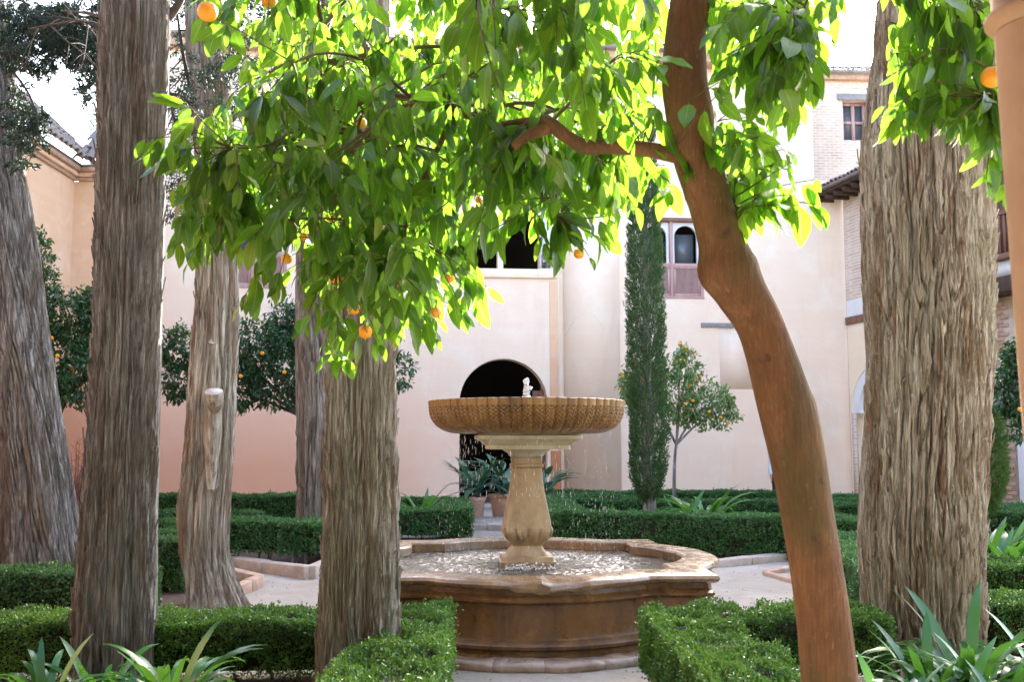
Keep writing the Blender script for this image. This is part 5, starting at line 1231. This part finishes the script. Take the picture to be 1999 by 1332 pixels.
def citrus(root, skel, regions, fruits, leafL=(.095, .14), extra=(), main_max=300, fruit_r=.031, nsec=46, keepclear=None):
    """skel: list of (points, radii) limbs in world space; regions: (poly, n, d0, d1)"""
    hubs = []
    for P, r in skel: hubs += [p for p in P]
    hubs = np.array(hubs); tgt = []
    for (pl, n, d0, d1) in regions: tgt += [np.array(at(x, y, D)) for x, y, D in sample_poly(pl, n, d0, d1)]
    tgt += [np.array(at(*e)) for e in extra]; tgt = np.array(tgt)
    mb = MB(); sec = []
    pick = rng.choice(len(tgt), min(nsec, len(tgt)), replace=False)
    for i in pick:
        e = tgt[i] + [0, 0, .12]; cst = np.linalg.norm(hubs - e, axis=1) + .35 * np.clip(e[2] - hubs[:, 2], 0, None); h = hubs[np.argmin(cst)]
        Lh = np.linalg.norm(e - h)
        Q = spline([h, h * .6 + e * .4 + [0, 0, .12 * Lh] + rand_dir(1)[0] * .05 * Lh, h * .25 + e * .75 + [0, 0, .06 * Lh] + rand_dir(1)[0] * .04, e], 12); sec.append(Q)
        mb.add(*tubeVF(Q, np.linspace(min(.012, .004 + .007 * Lh), .0028, 12), 6, False))
    mb.build('branches', M['twig'], root, True)['kind'] = 'stuff'
    hub2 = np.concatenate([q[3:] for q in sec] + [hubs]); tw = MB(); LP = []; LD = []; LN = []; LL = []
    for e in tgt:
        cst = np.linalg.norm(hub2 - e, axis=1) + .3 * np.clip(e[2] - hub2[:, 2], 0, None); h = hub2[np.argmin(cst)]; L0 = np.linalg.norm(e - h)
        if L0 < .12: h = e + nrm(rand_dir(1)[0] + [0, 0, 1.2]) * .16; L0 = .16
        Q = spline([h, (h + e) / 2 + [0, 0, .10 * L0] + rand_dir(1)[0] * .03, e], 9); tw.add(*tubeVF(Q, np.linspace(.0032, .0013, 9), 5, False))
        nl = int(rng.integers(6, 11)); ax = nrm(Q[-1] - Q[-3])
        for k in range(nl):
            t = 1 - k * .028 / max(L0, .16) * 1.0; t = max(.1, t) ; p = Q[0] + 0; f = t * 8; i = min(7, int(f)); p = Q[i] + (Q[i + 1] - Q[i]) * (f - i)
            az = k * 2.4 + rng.uniform(-.4, .4); u = nrm(np.cross(ax, [0.3, .2, 1])); v = np.cross(ax, u); rad = u * math.cos(az) + v * math.sin(az)
            d = nrm(ax * (.45 if k else 1.0) + rad * .7 + np.array([0, 0, -1]) * rng.uniform(.3, 1.6)); nn_ = nrm(np.array([0, 0, .45]) + rand_dir(1)[0] * .7 + rad * .35 + np.array([0, -.3, 0]))
            LP.append(p); LD.append(d); LN.append(nn_); LL.append((leafL[0] + (leafL[1] - leafL[0]) * rng.uniform() ** 1.2) * (1 if k > 1 else .75))
    tw.build('twigs', M['twig'], root, True)['kind'] = 'stuff'
    LP, LD, LN, LL = map(np.array, (LP, LD, LN, LL)); n = len(LP)
    S = nrm(np.cross(LD, LN)); N2 = np.cross(S, LD); P0 = LP + LD * (LL * .12)[:, None]
    # keep the fruit in view: thin out leaves hanging directly in front of them
    pc = np.array([proj(c) for c in LP + LD * (LL * .5)[:, None]]); kp = np.ones(n, bool)
    for (x, y, D, r) in fruits: kp &= ~((np.hypot(pc[:, 0] - x, pc[:, 1] - y) < 17 + r / D * F) & (LP[:, 1] < D + .05))
    for (x, y, D) in (keepclear or []): kp &= ~((np.hypot(pc[:, 0] - x, pc[:, 1] - y) < 30) & (LP[:, 1] < D + .02) & (rng.uniform(size=n) < .85))
    LP, LD, LN, LL, S, N2, P0 = (q[kp] for q in (LP, LD, LN, LL, S, N2, P0)); n = len(LP)
    C = LP + LD * (LL * .5)[:, None]; pp = np.array([proj(c) for c in C]); sz = LL / C[:, 1] * np.abs(N2[:, 1] * .7 + .5)
    inside = (pp[:, 0] > 0) & (pp[:, 0] < 1999) & (pp[:, 1] > 0) & (pp[:, 1] < 1332); score = np.where(inside, 1 / C[:, 1], -1)
    # crude occlusion: many leaves nearer within 25 px lower the score
    order = np.argsort(C[:, 1]); seen = {}
    for i in order:
        key = (int(pp[i, 0] // 30), int(pp[i, 1] // 36)); c = seen.get(key, 0); score[i] = score[i] - .35 * c if inside[i] else -1; seen[key] = c + 1
    top = set(np.argsort(-score)[:main_max].tolist()); mbv = []; mbf = []; mbu = []; nv = 0
    for i in range(n):
        k = i % 5; x, y, z_ = S[i], LD[i], N2[i]; l = LL[i]
        if i in top:
            inst('leaf', LEAFM[k], Matrix(((x[0] * l, y[0] * l, z_[0] * l, P0[i][0]), (x[1] * l, y[1] * l, z_[1] * l, P0[i][1]), (x[2] * l, y[2] * l, z_[2] * l, P0[i][2]), (0, 0, 0, 1))), root)
        else:
            v = LV[k] * l; mbv.append(P0[i] + v[:, :1] * x + v[:, 1:2] * y + v[:, 2:] * z_); mbf.append(LF + nv); mbu.append(LUV); nv += len(v)
    o = mesh('foliage', np.concatenate(mbv), np.concatenate(mbf), M['oleaf'], root, True, np.concatenate(mbu)); o['kind'] = 'stuff'
    for (x, y, D, r) in fruits:
        p = at(x, y, D); f = inst('orange_fruit', FRUIT, Matrix.Translation(p) @ Matrix.Scale(r, 4), root)
        st = MB(); st.add(*tubeVF([np.array(p) + [0, 0, r * .9], np.array(p) + [.01, 0, r + .05]], [.0022, .0018], 5, False)); st.build('fruit_stalk', M['twig'], root)
# trunk of the leaning orange tree
rows = [(1332, 1566, 1674), (1180, 1552, 1655), (1010, 1526, 1628), (900, 1505, 1612), (800, 1480, 1592), (650, 1440, 1540), (570, 1392, 1503), (520, 1366, 1482), (470, 1362, 1455), (400, 1345, 1432), (300, 1312, 1408), (200, 1296, 1388), (150, 1292, 1380), (60, 1300, 1378), (0, 1308, 1386)]
DT = 3.0; C = []
for (py, xl, xr) in rows:
    a_, b_ = at(xl, py, DT), at(xr, py, DT); slant = 1.0; C.append([(a_.x + b_.x) / 2, DT, (a_.z + b_.z) / 2, (b_.x - a_.x) / 2])
C = np.array(C); tx = np.gradient(C[:, 0], C[:, 2]); C[:, 3] *= np.cos(np.arctan(tx))
C = np.vstack([[C[0, 0] + .10, DT, -.05, .105], [C[0, 0] + .03, DT, .45, .09], C, [C[-1, 0] + .05, DT + .05, C[-1, 2] + .35, .055], [C[-1, 0] + .02, DT + .15, C[-1, 2] + .9, .045]])
ot = empty('orange_tree', (C[0, 0], DT, 0)); tag(ot, 'orange tree with smooth brown leaning trunk and hanging leafy fruit branches in front', 'tree')
Q = spline(C, 260); ns = 72; a = np.linspace(0, 2 * np.pi, ns, endpoint=False); A, Zi = np.meshgrid(a, np.arange(260)); zc = Q[:, 2][:, None]
Rr = Q[:, 3][:, None] * (1 + .035 * vn(np.cos(A) * 1.6, np.sin(A) * 1.6, zc * 3) + .015 * vn(np.cos(A) * 5, np.sin(A) * 5, zc * 9) + .006 * vn(np.cos(A) * 14, np.sin(A) * 14, zc * 14))
def knot(ang, zk, sa, sz_, h):
    global Rr
    da = np.angle(np.exp(1j * (A - ang))); Rr = Rr + h * np.exp(-(da / sa) ** 2 - ((zc - zk) / sz_) ** 2)
z_k = lambda py: at(1350, py, DT).z
knot(R(185), z_k(525), .5, .05, .015); knot(R(250), z_k(120), .35, .03, .012); knot(R(250), z_k(140), .2, .018, -.008); knot(R(0), z_k(795), .4, .035, .006); knot(R(190), z_k(375), .3, .012, .006)
tang = np.gradient(Q[:, :3], axis=0); tang = nrm(tang); ux = nrm(np.stack([tang[:, 2], 0 * tang[:, 0], -tang[:, 0]], 1)); uy = np.cross(tang, ux)
V = (Q[:, None, :3] + Rr[..., None] * (np.cos(A)[..., None] * ux[:, None] + np.sin(A)[..., None] * uy[:, None])).reshape(-1, 3)
i = np.arange(259)[:, None] * ns; j = np.arange(ns)[None]; kk = (j + 1) % ns
mesh('trunk', V, np.stack([i + j, i + kk, i + ns + kk, i + ns + j], -1).reshape(-1, 4), M['obark'], ot, smooth=True)
def limb(pts, r0, r1, n=30, seg=14, parent=ot, nm='limb', mat='obark', world=False):
    P = spline([p if world else at(*p) for p in pts], n); rr = np.linspace(r0, r1, n) * (1 + .09 * vn(np.arange(n) * .45, 1.5, r0 * 50))
    o = MB().add(*tubeVF(P, rr, seg)).build(nm, M[mat], parent, True); return (P, rr)
sk = []
sk.append(limb([(1340, 308, 3.0), (1270, 292, 2.98), (1190, 286, 2.97), (1140, 285, 2.97), (1100, 262, 2.98), (1070, 240, 3.0), (1030, 243, 3.03)], .025, .021, 40))
sk.append(limb([(1080, 245, 2.99), (1030, 240, 3.05), (960, 245, 3.15), (890, 212, 3.3), (830, 196, 3.4), (780, 215, 3.5), (715, 265, 3.6)], .020, .009, 30))
limb([(1075, 250, 3.0), (1035, 262, 2.97), (1000, 288, 2.95)], .020, .014, 10)
sk.append(limb([(830, 196, 3.4), (740, 190, 3.6), (640, 230, 3.8), (540, 290, 3.9), (430, 330, 3.9)], .012, .005, 24))
sk.append(limb([(890, 212, 3.3), (850, 300, 3.5), (800, 400, 3.7), (740, 480, 3.9)], .012, .005, 20))
sk.append(limb([(1350, -60, 3.0), (1200, -190, 3.0), (1000, -230, 3.1), (800, -190, 3.3), (600, -160, 3.5), (420, -90, 3.6)], .04, .012, 40))
sk.append(limb([(1000, -230, 3.1), (980, -120, 2.8), (940, -20, 2.6)], .015, .006, 14))
sk.append(limb([(1360, -30, 3.0), (1450, -120, 2.9), (1540, -130, 2.85), (1600, -60, 2.8)], .03, .008, 20))
sk.append(limb([(1440, 452, 3.02), (1425, 400, 3.05), (1415, 350, 3.1)], .028, .026, 8, nm='pruned_stub'))
sk.append(limb([(600, -160, 3.5), (620, 0, 3.9), (640, 120, 4.2)], .015, .006, 14))
regs = [([(470, -20), (880, -20), (880, 200), (800, 260), (480, 260)], 120, 3.0, 5.2),
        ([(880, -30), (1295, -30), (1295, 250), (1200, 250), (1080, 210), (880, 220)], 140, 2.4, 4.6),
        ([(470, 190), (930, 190), (930, 560), (860, 610), (730, 620), (640, 560), (500, 470), (400, 460), (345, 400), (350, 330)], 330, 2.9, 5.0),
        ([(600, 330), (940, 300), (950, 560), (870, 640), (720, 660), (650, 600)], 120, 3.3, 4.8),
        ([(400, 350), (640, 330), (700, 560), (640, 600), (480, 510)], 50, 3.2, 4.6),
        ([(930, 260), (1270, 290), (1255, 380), (1180, 430), (1080, 440), (960, 420), (930, 400)], 105, 2.9, 4.6),
        ([(335, 10), (470, -10), (470, 110), (400, 70), (350, 60)], 9, 3.0, 3.8),
        ([(330, 360), (480, 330), (470, 500), (380, 480), (330, 420)], 20, 3.0, 3.9),
        ([(1380, -20), (1590, -20), (1600, 130), (1560, 220), (1480, 250), (1410, 200), (1385, 100)], 75, 2.5, 3.9),
        ([(1430, 230), (1530, 220), (1560, 300), (1500, 340), (1450, 320)], 9, 2.7, 3.1),
        ([(300, -420), (1300, -420), (1300, -60), (300, -60)], 50, 3.2, 5.6)]
ex = [(650, 700, 3.7), (680, 700, 3.8), (640, 660, 3.8), (740, 670, 3.7), (780, 650, 3.8), (900, 560, 3.7), (930, 600, 3.7), (1520, 400, 2.8), (1600, 400, 2.8), (1480, 380, 2.9), (1540, 380, 2.85), (1200, 420, 3.3), (1240, 400, 3.2), (1090, 490, 3.3), (1150, 500, 3.2), (1100, 440, 3.4), (340, 480, 3.3), (370, 510, 3.3), (300, 275, 3.0), (285, 270, 3.05), (310, 300, 3.1), (365, 200, 3.0), (590, 640, 3.6), (660, 660, 3.6), (690, 690, 3.6), (820, 650, 3.5), (850, 660, 3.5), (905, 610, 3.6), (1130, 470, 3.2), (1060, 470, 3.3), (1500, 370, 2.8), (1590, 350, 2.8), (1540, 320, 2.8), (1180, 470, 3.2), (1300, 375, 3.0), (470, 590, 3.5), (540, 560, 3.5), (950, 560, 3.6)]
fr = [(405, 22, 3.0, .032), (648, 422, 3.0, .0205), (690, 602, 3.0, .0205), (713, 648, 3.0, .0215), (653, 543, 3.0, .017), (560, 505, 3.1, .018), (851, 610, 3.05, .018), (1130, 495, 2.95, .0165), (878, 543, 3.05, .015), (593, 463, 3.05, .013), (775, 553, 3.05, .013), (705, 240, 3.1, .018), (525, -2, 3.0, .026), (935, 390, 3.2, .012)]
# real fruit are about 6.5 cm across, so set each at the distance that gives its size in view
fr2 = []
for x, y, D, r in fr:
    rr0 = .030; fr2.append((x, y, min(4.3, D * rr0 / r), min(rr0, r * 4.3 / D) if D * rr0 / r > 4.3 else rr0))
citrus(ot, sk, regs, fr2, (.062, .135), ex, nsec=70, keepclear=[(x, y, 3.0) for x, y in ((1290, 295), (1250, 290), (1210, 287), (1170, 285), (1135, 280), (1100, 262), (1070, 245), (760, 230), (730, 255))] + [(x, y, 2.95) for x, y in ((1340, 20), (1340, 80), (1335, 140), (1340, 200), (1350, 260))])
# second orange tree, coming in from the right
ob = empty('orange_tree', (2.05, 3.3, 0)); tag(ob, 'orange tree branch reaching in at the upper right beside the stone column', 'tree')
MB().add(*tubeVF(spline([(2.05, 3.3, -.05), (2.02, 3.3, 1.0), (2.0, 3.25, 2.0), (1.95, 3.2, 2.9), (1.9, 3.2, 3.4)], 30), np.linspace(.09, .05, 30), 20)).build('trunk', M['obark'], ob, True)
sk2 = [limb([(2.0, 3.25, 2.1), tuple(at(2060, 330, 3.1)), tuple(at(1960, 250, 3.0)), tuple(at(1880, 150, 2.95))], .025, .007, 24, parent=ob, world=True),
       limb([(1.97, 3.2, 2.7), tuple(at(2060, 60, 3.1)), tuple(at(1950, -20, 3.0)), tuple(at(1840, -50, 2.95)), tuple(at(1720, -50, 2.9))], .025, .007, 24, parent=ob, world=True)]
regs2 = [([(1760, 40), (1960, 0), (1960, 260), (1860, 250), (1780, 200), (1740, 110)], 85, 2.6, 3.5), ([(1740, 200), (1880, 230), (1860, 260), (1750, 240)], 7, 2.6, 2.9),
         ([(1700, -60), (1960, -60), (1960, 10), (1720, -5)], 16, 2.7, 3.4), ([(1930, 250), (2000, 250), (2000, 400), (1940, 380)], 9, 2.7, 3.2)]
citrus(ob, sk2, regs2, [(1937, 150, 2.6, .030)], (.07, .12), [(1735, 240, 2.7), (1730, 205, 2.7), (1925, 350, 2.9)], nsec=14)

# ================================================================== COLUMN in the near right
cpos = at(2075, 700, 1.45)
cprof = [(.085, 0), (.13, 0), (.13, .12), (.11, .14), (.095, .2), (.078, .24), (.0775, 1.0), (.076, 1.6)]
col = empty('stone_column', (cpos.x, cpos.y, 0)); tag(col, 'out of focus honey stone column at the right edge', 'column')
z6 = at(1960, 42, 1.45).z
xr = lambda px: (cpos.x - at(px, 300, 1.45).x)
rad_t = xr(1962); rad_b = xr(1996)
cprof = [(rad_b * 1.8, -.02), (rad_b * 1.8, .1), (rad_b * 1.3, .16), (rad_b * 1.05, .2), (rad_b, .9), (rad_b * 1.0, 1.45), ((rad_b + rad_t) / 2, 1.7), (rad_t, z6 - .012)]
V, Fq = latheVF(spline(cprof, 50), 64); o = mesh('shaft', V + [cpos.x, cpos.y, 0], Fq, M['column'], col, smooth=True)
V, Fq = latheVF([(rad_t, z6 - .011), (rad_t + .006, z6 - .004), (rad_t + .013, z6 + .004), (rad_t + .013, z6 + .012), (rad_t + .006, z6 + .02), (rad_t + .002, z6 + .024), (rad_t + .004, z6 + .06), (rad_t + .012, z6 + .14), (rad_t + .05, z6 + .3), (rad_t + .05, z6 + .4)], 64)
mesh('capital', V + [cpos.x, cpos.y, 0], Fq, M['column'], col, smooth=True)

# ================================================================== PERSON by the far wall
def person():
    p = at(1521, 900, 23.5); x, y = p.x, 23.5; root = empty('person', (x, y, 0)); tag(root, 'person in white top and dark trousers by the far wall behind the orange trunk', 'person')
    def skin(name, verts, edges, radii, mat):
        me = bpy.data.meshes.new(name); me.from_pydata([(x + a_, y + b_, c_) for a_, b_, c_ in verts], edges, []); o = bpy.data.objects.new(name, me); link(o); me.materials.append(M[mat])
        m = o.modifiers.new('s', 'SKIN'); 
        for i, r_ in enumerate(radii): me.skin_vertices[0].data[i].radius = (r_, r_) if not isinstance(r_, tuple) else r_
        me.skin_vertices[0].data[0].use_root = True; m.use_smooth_shade = True
        s_ = o.modifiers.new('d', 'SUBSURF'); s_.levels = 2; s_.render_levels = 2; bpy_parent(o, root); return o
    me_ = bpy.data.meshes.new('t')
    body = [(0, 0, .93), (0, 0, 1.1), (0, 0, 1.3), (0, 0, 1.42), (0, 0, 1.50), (0, -.01, 1.58), (0, -.01, 1.68),
            (.17, 0, 1.38), (.22, 0, 1.12), (.22, -.06, .88), (.22, -.09, .80), (-.17, 0, 1.38), (-.22, 0, 1.12), (-.22, -.06, .88), (-.22, -.09, .80),
            (.09, 0, .86), (.10, -.01, .48), (.10, .02, .08), (.11, -.13, .03), (-.09, 0, .86), (-.10, .01, .48), (-.10, .04, .08), (-.11, -.11, .03)]
    ed = [(0, 1), (1, 2), (2, 3), (3, 4), (4, 5), (5, 6), (3, 7), (7, 8), (8, 9), (9, 10), (3, 11), (11, 12), (12, 13), (13, 14), (0, 15), (15, 16), (16, 17), (17, 18), (0, 19), (19, 20), (20, 21), (21, 22)]
    rd = [(.14, .10), (.13, .095), (.15, .10), (.12, .085), .052, .085, .07, .055, .042, .032, .03, .055, .042, .032, .03, .085, .058, .042, .035, .085, .058, .042, .035]
    def addskin(o_me): 
        pass
    def build(name, vs_, es, rs, mat):
        me = bpy.data.meshes.new(name); me.from_pydata([(x + a_, y + b_, c_) for a_, b_, c_ in vs_], es, []); o = bpy.data.objects.new(name, me); link(o); me.materials.append(M[mat])
        m = o.modifiers.new('s', 'SKIN'); m.use_smooth_shade = True
        if not me.skin_vertices: return None
        for i, r_ in enumerate(rs): me.skin_vertices[0].data[i].radius = r_ if isinstance(r_, tuple) else (r_, r_)
        me.skin_vertices[0].data[0].use_root = True
        s_ = o.modifiers.new('d', 'SUBSURF'); s_.levels = 1; s_.render_levels = 2; bpy_parent(o, root); return o
    build('body', body, ed, rd, 'skin')
    build('shirt', [body[i] for i in (0, 1, 2, 3, 7, 8, 9, 11, 12, 13)], [(0, 1), (1, 2), (2, 3), (3, 4), (4, 5), (5, 6), (3, 7), (7, 8), (8, 9)], [(.165, .125), (.155, .12), (.172, .125), (.14, .105), .072, .058, .046, .072, .058, .046], 'shirt')
    build('trousers', [(0, 0, .92)] + [body[i] for i in (15, 16, 17, 19, 20, 21)], [(0, 1), (1, 2), (2, 3), (0, 4), (4, 5), (5, 6)], [(.155, .12), .105, .078, .062, .105, .078, .062], 'trousers')
    V, Fq = latheVF([(.001, 1.80), (.06, 1.785), (.098, 1.73), (.105, 1.66), (.10, 1.58), (.085, 1.5)], 20); V = V + [x, y + .03, 0]; mesh('hair', V, Fq, M['hair'], root, smooth=True)
    # face: eyes, nose, mouth, ears
    for s_ in (-1, 1):
        v, f = ico(.011); mesh('eye', v + [x + s_ * .032, y - .098, 1.63], f, M['hair'], root); v, f = ico(.02); mesh('ear', v * [.5, .8, 1.3] + [x + s_ * .095, y - .01, 1.62], f, M['skin'], root)
        for q in range(5):
            o = MB().add(*tubeVF([(x + s_ * .22 + (q - 2) * .013 * .6, y - .10 + (q - 2) * .014, .79), (x + s_ * .22, y - .105 + (q - 2) * .016, .73), (x + s_ * .215, y - .10 + (q - 2) * .015, .70 + .01 * abs(q - 2))], [.009, .008, .006], 6)).build('finger', M['skin'], root, True)
    v, f = ico(.016); mesh('nose', v * [.7, 1, 1.5] + [x, y - .112, 1.60], f, M['skin'], root); v, f = ico(.02); mesh('mouth', v * [1.1, .5, .35] + [x, y - .1, 1.56], f, M['brick'], root)
person()

# ================================================================== LITTER on the ground
def litter():
    n = 1400; x = rng.uniform(-5, 6, n); y = rng.uniform(4.5, 16, n); z = np.full(n, .008); P = np.stack([x, y, z], 1)
    v, f = ico(); S = rng.uniform(.003, .011, n); V = P[:, None] + v[None] * (S[:, None] * [1, 1, .6])[:, None]; Fs = (f[None] + (np.arange(n) * 12)[:, None, None]).reshape(-1, 3)
    o = mesh('pebbles', V.reshape(-1, 3), Fs, M['kerb']); tag(o, 'scattered small pebbles on the sandy path', 'pebbles', kind='stuff')
    n = 1100; x = rng.uniform(-5, 6, n); y = rng.uniform(5, 16, n); P = np.stack([x, y, np.full(n, .016)], 1); D = rand_dir(n); D[:, 2] *= .15; D = nrm(D)
    L = rng.uniform(.02, .05, n); V, Fs = diamonds(P, D, np.tile([0, 0, 1.], (n, 1)) + rand_dir(n) * .3, L, L * .5)
    o = mesh('fallen_leaves', V, Fs, M['wood']); tag(o, 'dry fallen leaves on the path', 'leaves', kind='stuff')
litter()
